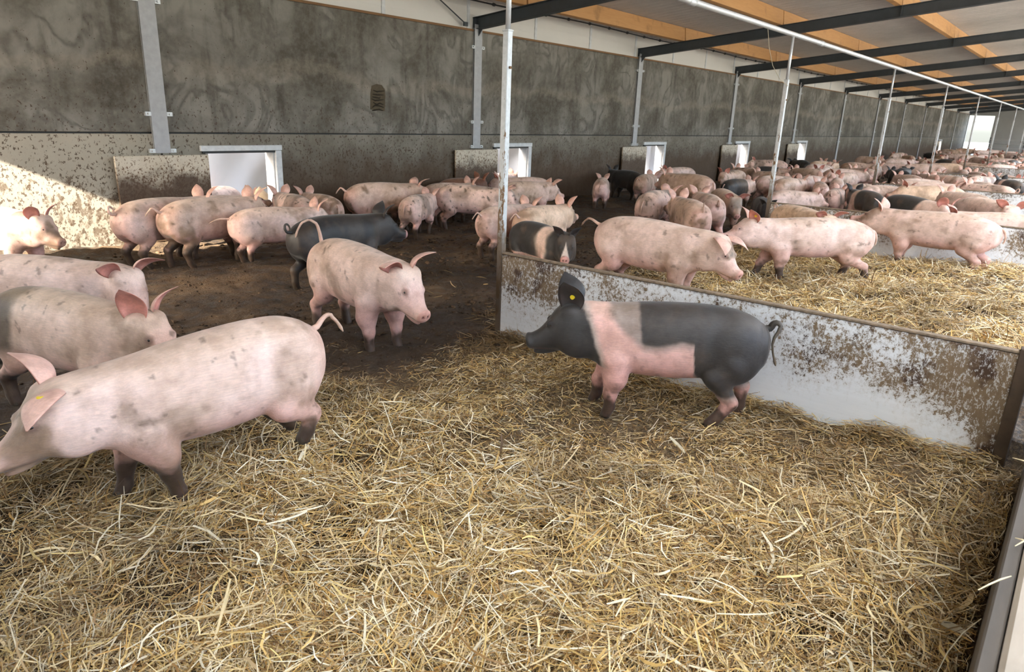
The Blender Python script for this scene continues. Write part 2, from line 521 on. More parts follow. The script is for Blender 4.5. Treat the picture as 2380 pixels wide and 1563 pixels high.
for j, cx in enumerate(CX):
    o = link('column', cm_hi if (j - 1) in OPEN else cm_lo, wl); o.location = (cx, 0, 0)
    for z in (1.19, 1.645, 2.97):
        o = link('bracket', brk_me, wl); o.location = (cx, 0, z)
    o = link('gusset', gus_me, wl); o.location = (cx, 0, 0)
# the torn patch on the third bay of the wall
b = MB(); rr = random.Random(4)
b.prism([(7.72, 1.80), (8.02, 1.78), (8.04, 2.02), (8.03, 2.12), (7.97, 2.19), (7.86, 2.20), (7.76, 2.17), (7.73, 2.05)], 'y', WY - .006, WY + .004)
b.build('bare_patch', plain('dark_bare_concrete', (.088, .068, .042), .9, 0, .35, 12), wl)
for i in range(7):
    b = MB(); z = 1.80 + i * .05 + rr.uniform(-.008, .008); xx = 7.74 + rr.uniform(0, .06)
    b.tube([(xx + t * rr.uniform(.08, .13), WY - .012, z + rr.uniform(-.02, .02)) for t in (0, .6, 1.2, 2)], [.006, .013, .011, .005], 5)
    b.build('crust_ridge', plain('crusted_dirt', (.028, .02, .012), .9) if i == 0 else bpy.data.materials['crusted_dirt'], wl)

# doors for the pigs: opening with frame, board slid to the left
dn = 0
lint = MB(); lint.box(-.09, 1.15, WY - .05, WY, 1.175, 1.25, .006); lint_me = lint.mesh('lintel', M_WHITE)
trk = MB(); trk.box(-.06, 1.06, WY - .03, WY + .2, 1.145, 1.172); trk_me = trk.mesh('track', M_BLACK)
jam = MB(); jam.box(1.04, 1.14, WY - .045, WY, -.02, 1.172, .006); jam.box(1.02, 1.06, WY, WY + .21, -.02, 1.145)
jam_me = jam.mesh('jamb', M_WHITE)
brd = MB(); brd.box(-1.22, -.02, WY - .10, WY - .06, .03, 1.135, .006); brd_me = brd.mesh('door_panel', M_DOORB)
rim = MB(); rim.box(-.035, -.005, WY - .058, WY - .002, -.02, 1.15); rim_me = rim.mesh('left_jamb', plain('grey_jamb', (.16, .16, .15), .6))
for bay in OPEN:
    dn += 1
    d = struct(empty('door_%d' % dn, (4.86 + 6 * bay, 0, 0)))
    for me, nm in ((lint_me, 'lintel'), (trk_me, 'track'), (jam_me, 'jamb'), (brd_me, 'door_panel'), (rim_me, 'left_jamb')):
        link(nm, me, d)

# gable walls, each with a wide gate opening next to the long wall
def gable(name, x, y0, y1, zt, ylo, th):
    g = MB()
    g.prism([(ylo, -.3), (y0, -.3), (y0, bt(y0) + .37), (ylo, bt(ylo) + .37)], 'x', x, x + th)
    g.prism([(y0, zt), (y1, zt), (y1, bt(y1) + .37), (y0, bt(y0) + .37)], 'x', x, x + th)
    g.prism([(y1, -.3), (WY + .2, -.3), (WY + .2, bt(9.6) + .25), (y1, bt(y1) + .37)], 'x', x, x + th)
    return struct(g.build(name, M_ENDWALL))
gable('wall_far', X1 + .06, 7.67, 9.42, 3.15, YE, .15)


b = MB(); b.box(X0, X1, YE - .15, YE, -.3, .9); struct(b.build('wall_right', M_ENDWALL))

# roof: rafters, purlins, sheets
ce = struct(empty('ceiling'))
def rafter():
    m = MB(); y0, y1 = YE, 9.62
    for (dz0, dz1, w) in ((-.21, -.198, .075), (-.012, 0, .075), (-.198, -.012, .006)):
        V = []
        for xx in (-w, w):
            for y in (y0, y1):
                for dz in (dz0, dz1): V.append((xx, y, bt(y) + dz))
        m.add(V, [(0, 1, 3, 2), (4, 6, 7, 5), (0, 4, 5, 1), (2, 3, 7, 6), (0, 2, 6, 4), (1, 5, 7, 3)])
    return m.mesh('rafter', M_STEEL)
raf_me = rafter()
stf = MB()
for y in (9.48, 3.70, 1.5):
    for s in (-1, 1):
        a, c = sorted((s * .006, s * .075)); stf.box(a, c, y - .006, y + .006, bt(y) - .205, bt(y) - .005)
stf_me = stf.mesh('stiffener', M_STEEL)
pur = MB(); pur.box(0.02, 5.98, -.055, .055, 0, .30, .004); pur_me = pur.mesh('purlin', M_PURLIN)
PY = (8.33, 6.05, 3.77, 1.45, -.62, -2.75, -4.8)
for cx in CX:
    for me, nm in ((raf_me, 'rafter'), (stf_me, 'stiffener')):
        o = link(nm, me, ce); o.location = (cx, 0, 0)
for cx in CX[:-1]:
    for y in PY:
        o = link('purlin', pur_me, ce); o.location = (cx, y, bt(y)); o.rotation_euler = (math.atan(-.106), 0, 0)
def sheet(y0, y1, mat, nm):
    sh = MB()
    for i in range(4):
        a = i * .25
        V = []
        for xx, dz in ((a, .0), (a + .02, .012), (a + .23, .012), (a + .25, .0)):
            for y in (y0, y1): V.append((xx, y, bt(y) + .305 + dz))
        sh.add(V, [(0, 1, 3, 2), (2, 3, 5, 4), (4, 5, 7, 6)])
    if mat is M_ROOF:
        V = [(xx, y, bt(y) + .38) for xx in (0, 1) for y in (y0, y1)]
        sh.add(V, [(0, 2, 3, 1)])
    return sh.mesh(nm, mat)
def mat_light_sheet(nm='added_translucent_sheet', col=(.86, .92, .97)):
    m = bpy.data.materials.new(nm); m.use_nodes = True; nt = m.node_tree; nt.nodes.clear()
    o = nt.nodes.new('ShaderNodeOutputMaterial'); tr = nt.nodes.new('ShaderNodeBsdfTranslucent'); df = nt.nodes.new('ShaderNodeBsdfDiffuse'); mx = nt.nodes.new('ShaderNodeMixShader')
    tr.inputs[0].default_value = (*col, 1); df.inputs[0].default_value = (.8, .8, .8, 1); mx.inputs[0].default_value = .2
    nt.links.new(tr.outputs[0], mx.inputs[1]); nt.links.new(df.outputs[0], mx.inputs[2]); nt.links.new(mx.outputs[0], o.inputs[0])
    return m
def gable_near(x, y0, y1, zt, ylo, th):
    g = MB()
    g.prism([(ylo, -.3), (y0, -.3), (y0, .95), (ylo, .95)], 'x', x, x + th)
    g.prism([(ylo, 3.3), (y0, 3.3), (y0, bt(y0) + .37), (ylo, bt(ylo) + .37)], 'x', x, x + th)
    g.prism([(6.9, .95), (y0, .95), (y0, 3.3), (6.9, 3.3)], 'x', x, x + th)
    g.prism([(y0, zt), (y1, zt), (y1, bt(y1) + .37), (y0, bt(y0) + .37)], 'x', x, x + th)
    g.prism([(y1, -.3), (WY + .2, -.3), (WY + .2, bt(9.6) + .25), (y1, bt(y1) + .37)], 'x', x, x + th)
    w = struct(g.build('wall_near', M_ENDWALL))
    c = MB(); c.box(x + .06, x + .066, ylo, 6.9, .95, 3.3); c.build('added_curtain', mat_light_sheet('added_translucent_curtain', (.27, .295, .32)), w)  # unseen translucent cloth, added so sun through it brightens camera-facing sides
    return w
LS0, LS1 = -.55, -3.4  # unseen translucent roof strip, added for soft overhead light
sh_a = sheet(LS0, 9.72, M_ROOF, 'roof_sheet'); sh_b = sheet(LS1, LS0, mat_light_sheet(), 'added_light_sheet'); sh_c = sheet(YE, LS1, M_ROOF, 'roof_sheet')
gable_near(X0 - .2, 7.40, 9.43, 3.17, YE, .15)
for i in range(73):
    for me, nm in ((sh_a, 'roof_sheet'), (sh_b, 'added_light_sheet'), (sh_c, 'roof_sheet')):
        o = link(nm, me, ce); o.location = (X0 - .2 + i, 0, 0)
b = MB(); b.tube([(9.873 + t * (-1.30), 9.38, 3.333 + t * .62) for t in (0, .5, 1)], .011, 6); b.build('brace_rod', M_STEEL, ce)
b = MB(); b.box(9.83, 9.92, 9.36, 9.40, 3.29, 3.36); b.build('turnbuckle', M_STEEL, ce)

# black drip hose under the first purlin
hose = tag(empty('drip_hose', (0, 8.78, 3.63)), 'black drip hose with emitters strung below the first orange purlin', 'hose')
b = MB(); b.tube([(x, 0, .015 * math.sin(x * 1.1)) for x in np.arange(-1.5, 70, .5)], .014, 6); b.build('hose', M_BLACK, hose)
em = MB(); em.tube([(-.03, 0, 0), (-.02, 0, 0), (.02, 0, 0), (.03, 0, 0)], [.014, .028, .028, .014], 8)
em_me = em.mesh('emitter', M_BLACK)
for x in np.arange(6.2, 46, .75):
    o = link('emitter', em_me, hose); o.location = (x, 0, .015 * math.sin(x * 1.1))

# ------------------------------------------------------------------ posts, pipe, partitions
PX0, PYR = 4.287, 3.636
ORD = ['first', 'second', 'third', 'fourth', 'fifth', 'sixth', 'seventh', 'eighth', 'ninth', 'tenth', 'eleventh']
post_lo = MB(); post_lo.box(-.027, .027, -.027, .027, -.1, 2.38, .004)
plo = post_lo.mesh('square_tube', M_POST)
post_hi = MB(); post_hi.tube([(0, 0, 2.37), (0, 0, 2.95)], .020, 12); phi = post_hi.mesh('upper_pipe', M_GALV, True)
pcol = MB(); pcol.box(-.031, .031, -.031, .031, 2.372, 2.386, .003); pcl = pcol.mesh('cap_plate', M_POST)
bolt = MB(); bolt.tube([(.0, -.04, 2.12), (.0, -.024, 2.12)], .011, 6); blt = bolt.mesh('bolt', M_SILL)
brd_ = MB(); brd_.box(-.022, .022, .12 - PYR, -.028, -.15, .695, .004); pbm = brd_.mesh('board', M_PART)
capm = MB(); capm.box(-.024, .024, .12 - PYR, -.028, .698, .713, .003); cpm = capm.mesh('top_rail', plain('dirty_top_rail', (.20, .145, .095), .8, 0, .8, 30))
endm = MB(); endm.box(-.035, .035, .06 - PYR, .125 - PYR, -.15, .73, .005); epm = endm.mesh('end_post', plain('dirty_end_post', (.07, .045, .027), .8, 0, .5, 14))
for k in range(11):
    x = PX0 + 6 * k
    p = tag(empty('steel_post', (x, PYR, 0)),
            'grey steel post with thin upper pipe at the %s partition from the front' % ORD[k], 'post', 'row of steel posts under the pipe')
    for me, nm in ((plo, 'square_tube'), (phi, 'upper_pipe'), (pcl, 'cap_plate'), (blt, 'bolt')): link(nm, me, p)
    q = tag(empty('pen_partition', (x, PYR, 0)),
            ('front pen partition, white board with brown flaking dirt beside the black and pink pig' if k == 0 else
             '%s low dirty pen partition from the front, ending at the %s post' % (ORD[k], ORD[k])), 'partition', 'pen partitions')
    for me, nm in ((pbm, 'board'), (cpm, 'top_rail'), (epm, 'end_post')): link(nm, me, q)
pipe = tag(empty('overhead_pipe', (0, PYR, 2.963)), 'long pale metal pipe running overhead on top of the steel posts', 'pipe')
b = MB(); b.tube([(X0 + .1, 0, 0), (X1, 0, 0)], .032, 12); b.build('tube', M_GALV, pipe, True)
cp = MB(); cp.tube([(-.07, 0, 0), (-.06, 0, 0), (.06, 0, 0), (.07, 0, 0)], [.032, .042, .042, .032], 12); cp_me = cp.mesh('coupling', M_GALV, True)
for k in range(12):
    o = link('coupling', cp_me, pipe); o.location = (5.0 + 6 * k - .4 + (2.6 if k == 0 else .9), 0, 0)
tw = MB()
tw.tube([(9.35, PYR, 2.93), (9.45, PYR - .01, 2.72), (9.6, PYR - .03, 2.52), (9.85, PYR - .06, 2.36), (10.2, PYR - .06, 2.30), (10.25, PYR - .05, 2.30)], .0035, 5)
tag(tw.build('twine', M_TWINE), 'thin loose twine hanging from the overhead pipe to the second post', 'twine')

# feed barrier at the right edge of the picture
fb = tag(empty('feed_barrier', (0, -.02, 0)), 'low feed barrier with pale weathered top at the bottom right corner', 'barrier')
b = MB(); b.box(-1.6, 4.25, -.035, 0, -.25, .735, .005); b.build('edge_board', M_EDGE, fb)
b = MB(); b.box(-1.6, 4.25, -.42, -.037, .66, .75, .010); b.build('top_plank', M_BENCH, fb)
b = MB(); b.box(-1.6, 4.25, -.36, -.09, -.25, .66); b.build('core_wall', M_ENDWALL, fb)

# rails at the far end
rg = tag(empty('rail_fence', (66.2, 0, 0)), 'grey railing of four bars before the far end wall', 'fence')
for z in (.45, .75, 1.05, 1.35):
    b = MB(); b.tube([(0, .5, z), (0, 7.2, z)], .03, 6); b.build('rail', M_GALV, rg)
for y in (.5, 2.7, 5, 7.2):
    b = MB(); b.tube([(.05, y, 0), (.05, y, 1.5)], .04, 6); b.build('post', M_STEEL, rg)

# outside the first openings: white plastic sheets hung in the yard, a tan heap
for bay, nm in ((0, 'first'), (1, 'second'), (2, 'third'), (3, 'fourth'), (4, 'fifth')):
    cx = 5.4 + 6 * bay
    xs = np.linspace(cx - 2.2, cx + 3.4, 60); zs = np.linspace(-.03, 2.1, 16)
    X, Z, F = grid(xs, zs)
    Y = WY + 1.25 + .14 * np.sin((X + .25 * Z) * 3.1 + bay) + .09 * np.sin((X * 1.0 - .8 * Z) * 6.3) * smooth(2.1, .2, Z) - .25 * smooth(.5, 0, Z)
    me = mesh_np('plastic_sheet', np.stack([X, Y, Z], -1), F, M_TARP)
    o = link('plastic_sheet', me); md = o.modifiers.new('thickness', 'SOLIDIFY'); md.thickness = .006
    tag(o, 'white plastic sheet hanging in the yard outside the %s wall opening' % nm, 'sheet', 'sheets in the yard')
th = np.linspace(0, 2 * np.pi, 25); rr_ = np.linspace(0, 1, 9)
A, B, F = grid(rr_, th)
hx, hy = 6.05 + .5 * A * np.cos(B), 10.2 + .36 * A * np.sin(B)
hz = -.05 + .62 * (1 - A ** 1.6) * (.8 + .4 * fbm(hx * 4, hy * 4, hx * 0, 3))
tag(link('straw_heap', mesh_np('straw_heap', np.stack([hx, hy, hz], -1), F, M_TAN)), 'tan heap in the yard seen through the first opening', 'heap')

# ------------------------------------------------------------------ straw
PAL = np.array([(.86, .69, .40), (.72, .49, .185), (.56, .33, .10), (.90, .81, .60), (.33, .18, .06), (.54, .39, .21), (.13, .07, .026), (.79, .60, .25)])
def strands(n, box, ln, wd, lift, pit, pw, name, cut_x=None, nseg=3, keep=None, dark=0.0, trample=.5, along=False):
    r = np.random.default_rng(abs(hash(name)) % 1000 if False else sum(map(ord, name)))
    x = r.uniform(box[0], box[1], n * 2); y = r.uniform(box[2], box[3], n * 2)
    m = straw_mask(x, y) if keep is None else keep(x, y)
    clump = smooth(.28, .62, fbm(x * 2.1, y * 2.1, x * 0 + 3.3, 3)) * .8 + .2
    fr = fresh(x, y); ok = r.random(n * 2) < m * clump * (fr + (1 - fr) * trample)
    x, y = x[ok][:n], y[ok][:n]; n = len(x); fr = fresh(x, y)
    L = np.exp(np.clip(r.normal(0, .45, n), -1.2, .85)) * ln * (1.0 if along else (.55 + .45 * fr)); w = np.exp(r.normal(math.log(wd), .4, n))
    az = 2 * np.pi * fbm(x * 1.3, y * 1.3, x * 0 + 8.8, 2) * 2.2 + r.normal(0, .75, n) + (r.random(n) < .35) * r.uniform(0, 6.3, n)
    if along: az = np.pi / 2 + r.normal(0, .6, n)
    pt = r.normal(0, pit, n) + (r.random(n) < .05) * r.uniform(.3, 1.1, n)
    dx, dy, dz = np.cos(az) * np.cos(pt), np.sin(az) * np.cos(pt), np.sin(pt)
    ex, ey = np.abs(dx) * L / 2, np.abs(dy) * L / 2
    good = (y - ey > box[2] - .005) | (r.random(n) < .0)
    for k in range(4):
        px = PX0 + 6 * k
        good &= ~((np.abs(x - px) < ex + (.012 if along else .03)) & (y - ey < PYR + .05))
    x, y, L, w, az, pt, dx, dy, dz, fr = (q[good] for q in (x, y, L, w, az, pt, dx, dy, dz, fr)); n = len(x)
    z = floor_h(x, y) + r.random(n) ** 1.6 * lift * (1.0 if along else (.22 + .78 * fr)) + .004 + np.abs(dz) * L * .38
    c = np.stack([x, y, z], -1); d = np.stack([dx, dy, dz], -1)
    side = np.stack([-np.sin(az), np.cos(az), 0 * az], -1); upv = np.cross(d, side)
    roll = r.normal(0, .6, n)[:, None]
    wv = side * np.cos(roll) + upv * np.sin(roll); nv = np.cross(d, wv)
    bend = (r.normal(0, .10, n) * L)[:, None]; bend2 = (r.normal(0, .07, n) * L)[:, None]
    kink = (r.random(n) < .18)[:, None] * (r.normal(0, .25, n) * L)[:, None]
    V = np.zeros((n, nseg + 1, 2, 3))
    for i in range(nseg + 1):
        t = i / nseg - .5
        cc = c + d * (L[:, None] * t) + side * (bend * (1 - 4 * t * t) + kink * max(0, t)) + nv * bend2 * (1 - 4 * t * t)
        ww = (w * (1 - .35 * abs(2 * t) ** 2) / 2)[:, None]
        V[:, i, 0] = cc - wv * ww; V[:, i, 1] = cc + wv * ww
    idx = (np.arange(n) * (nseg + 1) * 2)[:, None]
    F = np.concatenate([np.stack([idx + 2 * i, idx + 2 * i + 1, idx + 2 * i + 3, idx + 2 * i + 2], -1).reshape(n, 1, 4) for i in range(nseg)], 1).reshape(-1, 4)
    p = np.array(pw) / np.sum(pw)
    col = PAL[r.choice(len(PAL), n, p=p)] * r.uniform(.75, 1.15, (n, 1))
    dk = smooth(.45, .75, fbm(x * 1.2 + 5, y * 1.2, x * 0 + 1.1, 3))[:, None] * .45 + dark + (.5 * smooth(2.9, 4.0, y) + .12 * (1 - fr))[:, None]
    dk = np.clip(dk, 0, .85)
    col = col * (1 - dk) + np.array([.17, .10, .045]) * dk
    C = np.repeat(col, (nseg + 1) * 2, 0)
    me = mesh_np(name, V.reshape(-1, 3), F, M_STRAW, C, False)
    o = link(name, me); o['kind'] = 'stuff'
    return o
near = (-.35, 4.26, -.01, 5.2); pen2 = (4.31, 10.26, .1, 5.0)
W1 = [4, 3.6, 2.2, 3.4, 1.8, 2.4, 1.7, 2]
tag(strands(95000, near, .055, .0027, .035, .20, [1.6, 2.2, 3, 1.4, 3.6, 2, 5.5, 1.8], 'straw_chaff', nseg=2, trample=1.0), 'short chopped straw and chaff on the front pen floor', 'straw')  # darker stalks put the shade between the straws into the colour
tag(strands(112000, near, .105, .0030, .080, .22, W1, 'straw_litter', trample=.5, nseg=2), 'golden straw litter spread over the front pen floor', 'straw')
tag(strands(9000, (4.14, 4.262, .08, 3.7), .055, .0036, .075, .22, W1, 'straw_bank', along=True, keep=lambda x, y: .9 + 0 * x), 'trampled straw banked along the foot of the front partition', 'straw')
tag(strands(11000, near, .13, .0054, .10, .24, [5, 3, 1, 5, .5, 1, .2, 2], 'straw_blades', trample=.15), 'broad pale straw blades lying on top of the front litter', 'straw')
tag(strands(88000, pen2, .105, .0048, .065, .25, W1, 'straw_bed', nseg=2), 'deep straw bed in the second pen behind the front partition', 'straw')
tag(strands(16000, (10.32, 28.2, .1, 4.6), .15, .010, .05, .25, W1, 'straw_cover', nseg=1), 'thin straw cover in the pens further back', 'straw')
def sparse(x, y): return .10 + .6 * smooth(6.2, 4.0, y) * smooth(.45, .6, fbm(x * 1.5, y * 1.5, x * 0 + 2.7, 3))
tag(strands(8000, (.9, 12, 3.6, 9.3), .07, .0035, .012, .12, [3, 4, 3, 3, 3, 2, 2, 4], 'loose_straw', keep=sparse, dark=.12), 'loose straw stalks scattered on the dark dung floor', 'straw')
def clods(n):
    r = np.random.default_rng(17); ph = (1 + 5 ** .5) / 2
    I = np.array([(-1, ph, 0), (1, ph, 0), (-1, -ph, 0), (1, -ph, 0), (0, -1, ph), (0, 1, ph), (0, -1, -ph), (0, 1, -ph), (ph, 0, -1), (ph, 0, 1), (-ph, 0, -1), (-ph, 0, 1)]) / 1.9
    T = np.array([(0, 11, 5), (0, 5, 1), (0, 1, 7), (0, 7, 10), (0, 10, 11), (1, 5, 9), (5, 11, 4), (11, 10, 2), (10, 7, 6), (7, 1, 8), (3, 9, 4), (3, 4, 2), (3, 2, 6), (3, 6, 8), (3, 8, 9), (4, 9, 5), (2, 4, 11), (6, 2, 10), (8, 6, 7), (9, 8, 1)])
    x = r.uniform(1.0, 11, n * 2); y = r.uniform(3.2, 9.2, n * 2)
    ok = r.random(n * 2) < (.15 + .85 * smooth(.45, .62, fbm(x * 1.7, y * 1.7, x * 0 + 4.4, 3))) * smooth(3.2, 3.9, y) * (.25 + .75 * smooth(7.5, 4.5, y))
    x, y = x[ok][:n], y[ok][:n]; n = len(x); sz = np.exp(r.normal(math.log(.011), .5, n))
    V = I[None] * r.uniform(.6, 1.3, (n, 12, 1)) * sz[:, None, None] * np.array([1, 1, .6]); a = r.uniform(0, 6.3, n)[:, None]
    V = np.stack([x[:, None] + V[..., 0] * np.cos(a) - V[..., 1] * np.sin(a), y[:, None] + V[..., 0] * np.sin(a) + V[..., 1] * np.cos(a), floor_h(x, y)[:, None] + V[..., 2] + sz[:, None] * .2], -1)
    F = (T[None] + 12 * np.arange(n)[:, None, None]).reshape(-1, 3)
    C = np.repeat(np.array([.045, .026, .013]) * r.uniform(.5, 2.0, (n, 1)), 12, 0)
    o = link('dung_clods', mesh_np('dung_clods', V.reshape(-1, 3), F, mat_attr('dung', .8, .3), C, False)); o['kind'] = 'stuff'
    return tag(o, 'small dark clods trodden up on the dung floor', 'dung')
clods(9000)
def on_top(n):
    r = np.random.default_rng(5); m = MB()
    for i in range(n):
        x, y = r.uniform(1.0, 3.4), r.uniform(-.30, -.03); a = r.uniform(0, 6.3); L = r.uniform(.05, .16)
        p = [(x + math.cos(a) * L * t + .01 * math.sin(9 * t), y + math.sin(a) * L * t * .6, .7535 + .006 * math.sin(3 * t)) for t in (0, .35, .7, 1)]
        m.tube(p, [.0012, .0022, .002, .001], 5)
    o = m.build('straw_wisps', plain('pale_wisp', (.66, .54, .32), .6)); o['kind'] = 'stuff'
    return tag(o, 'few straw wisps lying on the pale feed barrier top', 'straw')
on_top(16)
# ------------------------------------------------------------------ pigs
PROF = np.array([(-.622, .53, .46, .02), (-.605, .575, .40, .080), (-.55, .63, .345, .118), (-.45, .680, .300, .148), (-.30, .704, .275, .162),
    (-.10, .708, .255, .170), (.10, .698, .258, .168), (.25, .684, .275, .158), (.36, .680, .305, .142), (.46, .680, .345, .128), (.55, .678, .380, .116),
    (.61, .645, .392, .103), (.67, .585, .405, .082), (.73, .540, .416, .062), (.775, .524, .424, .052), (.80, .518, .434, .048), (.815, .50, .455, .03)])
_px = np.linspace(-.622, .815, 200)
def _herm(x, y, q):
    m = np.gradient(y, x)
    i = np.clip(np.searchsorted(x, q) - 1, 0, len(x) - 2); h = x[i + 1] - x[i]; t = (q - x[i]) / h
    return (2*t**3-3*t**2+1)*y[i] + (t**3-2*t**2+t)*h*m[i] + (-2*t**3+3*t**2)*y[i+1] + (t**3-t**2)*h*m[i+1]
_tab = [_herm(PROF[:, 0], PROF[:, j], _px) for j in (1, 2, 3)]

class Field:
    def __init__(s, lo, hi, h):
        s.h = h; s.lo = np.array(lo, float)
        s.n = [int(math.ceil((b - a) / h)) + 1 for a, b in zip(lo, hi)]
        s.ax = [s.lo[i] + h * np.arange(s.n[i]) for i in range(3)]
        s.F = np.full(s.n, 9.0, np.float32)
    def put(s, fn, lo, hi, k, sub=False):
        sl = []
        for i in range(3):
            a = int(max(0, (lo[i] - k - s.lo[i]) / s.h - 2)); b = int(min(s.n[i], (hi[i] + k - s.lo[i]) / s.h + 3)); sl.append(slice(a, max(a, b)))
        X, Y, Z = s.ax[0][sl[0]][:, None, None], s.ax[1][sl[1]][None, :, None], s.ax[2][sl[2]][None, None, :]
        d = fn(X, Y, Z); f = s.F[tuple(sl)]
        if sub:
            a = -d; hh = np.clip(.5 + .5 * (a - f) / k, 0, 1) if k > 0 else (a > f)
            s.F[tuple(sl)] = f + (a - f) * hh + k * hh * (1 - hh)
        else:
            hh = np.clip(.5 + .5 * (f - d) / k, 0, 1); s.F[tuple(sl)] = f + (d - f) * hh - k * hh * (1 - hh)
    def ell(s, c, r, k, sub=False):
        c = np.array(c); r = np.array(r)
        def fn(X, Y, Z):
            x, y, z = X - c[0], Y - c[1], Z - c[2]
            k0 = np.sqrt((x / r[0])**2 + (y / r[1])**2 + (z / r[2])**2); k1 = np.sqrt((x / r[0]**2)**2 + (y / r[1]**2)**2 + (z / r[2]**2)**2)
            return k0 * (k0 - 1) / np.maximum(k1, 1e-6)
        s.put(fn, c - r, c + r, k, sub)
    def cone(s, p, q, r1, r2, k):
        p = np.array(p, float); q = np.array(q, float); v = q - p; L = v @ v
        def fn(X, Y, Z):
            t = np.clip(((X - p[0]) * v[0] + (Y - p[1]) * v[1] + (Z - p[2]) * v[2]) / L, 0, 1)
            return np.sqrt((X - p[0] - t * v[0])**2 + (Y - p[1] - t * v[1])**2 + (Z - p[2] - t * v[2])**2) - (r1 + (r2 - r1) * t)
        rm = max(r1, r2); s.put(fn, np.minimum(p, q) - rm, np.maximum(p, q) + rm, k)
    def mesh(s):
        F = s.F; S = F < 0; nx, ny, nz = F.shape
        acc = np.zeros((nx - 1, ny - 1, nz - 1, 3), np.float32); cnt = np.zeros((nx - 1, ny - 1, nz - 1), np.float32)
        offs = [(0, 0), (0, 1), (1, 0), (1, 1)]
        sh = (nx - 1, ny - 1, nz - 1)
        for axn in range(3):
            o1, o2 = [i for i in range(3) if i != axn]
            for a, b in offs:
                st = [0, 0, 0]; st[o1] = a; st[o2] = b
                A = tuple(slice(st[i], st[i] + sh[i]) for i in range(3))
                st2 = list(st); st2[axn] = 1
                B = tuple(slice(st2[i], st2[i] + sh[i]) for i in range(3))
                m = S[A] != S[B]
                fa, fb = F[A][m], F[B][m]; t = fa / (fa - fb)
                acc[..., axn][m] += t; acc[..., o1][m] += a; acc[..., o2][m] += b; cnt[m] += 1
        m = cnt > 0; idx = np.full(sh, -1, np.int32); idx[m] = np.arange(m.sum())
        V = s.lo + s.h * (np.argwhere(m) + acc[m] / cnt[m][:, None])
        quads = []
        for axn in range(3):
            o1, o2 = [(1, 2), (2, 0), (0, 1)][axn]
            lo = [slice(1, -1)] * 3; lo[axn] = slice(0, -1); hi = list(lo); hi[axn] = slice(1, None)
            a, b = S[tuple(lo)], S[tuple(hi)]
            cr = np.argwhere(a != b); base = cr.copy(); base[:, o1] += 1; base[:, o2] += 1
            fl = a[tuple(cr.T)]
            def g(d1, d2):
                q = base.copy(); q[:, o1] -= d1; q[:, o2] -= d2; return idx[tuple(q.T)]
            Q = np.stack([g(1, 1), g(0, 1), g(0, 0), g(1, 0)], -1)
            Q[~fl] = Q[~fl][:, ::-1]; quads.append(Q)
        Q = np.concatenate(quads); Q = Q[(Q >= 0).all(1)]
        return V, Q

FRONT = [(.26, .36), (.242, .25), (.256, .152), (.250, .062), (.264, .016)]
HIND = [(-.40, .38), (-.345, .292), (-.475, .178), (-.455, .064), (-.437, .016)]
FR_R = [.080, .066, .042, .031, .033]; HD_R = [.090, .064, .042, .033, .034]
def leg(kind, sw, bd, lift):
    pts = [np.array(p) for p in (FRONT if kind == 'F' else HIND)]
    def rot(p, o, a):
        c, s_ = math.cos(a), math.sin(a); d = p - o
        return o + np.array([d[0] * c - d[1] * s_, d[0] * s_ + d[1] * c])
    S0 = pts[0]; a = R(sw)
    pts = [rot(p, S0, a) for p in pts]
    K = pts[2]; pts = pts[:3] + [rot(p, K, R(bd)) for p in pts[3:]]
    zt = pts[-1][1]; f = (S0[1] - .016 - lift) / max(.05, S0[1] - zt)
    return [np.array([p[0], S0[1] - (S0[1] - p[1]) * f]) for p in pts]

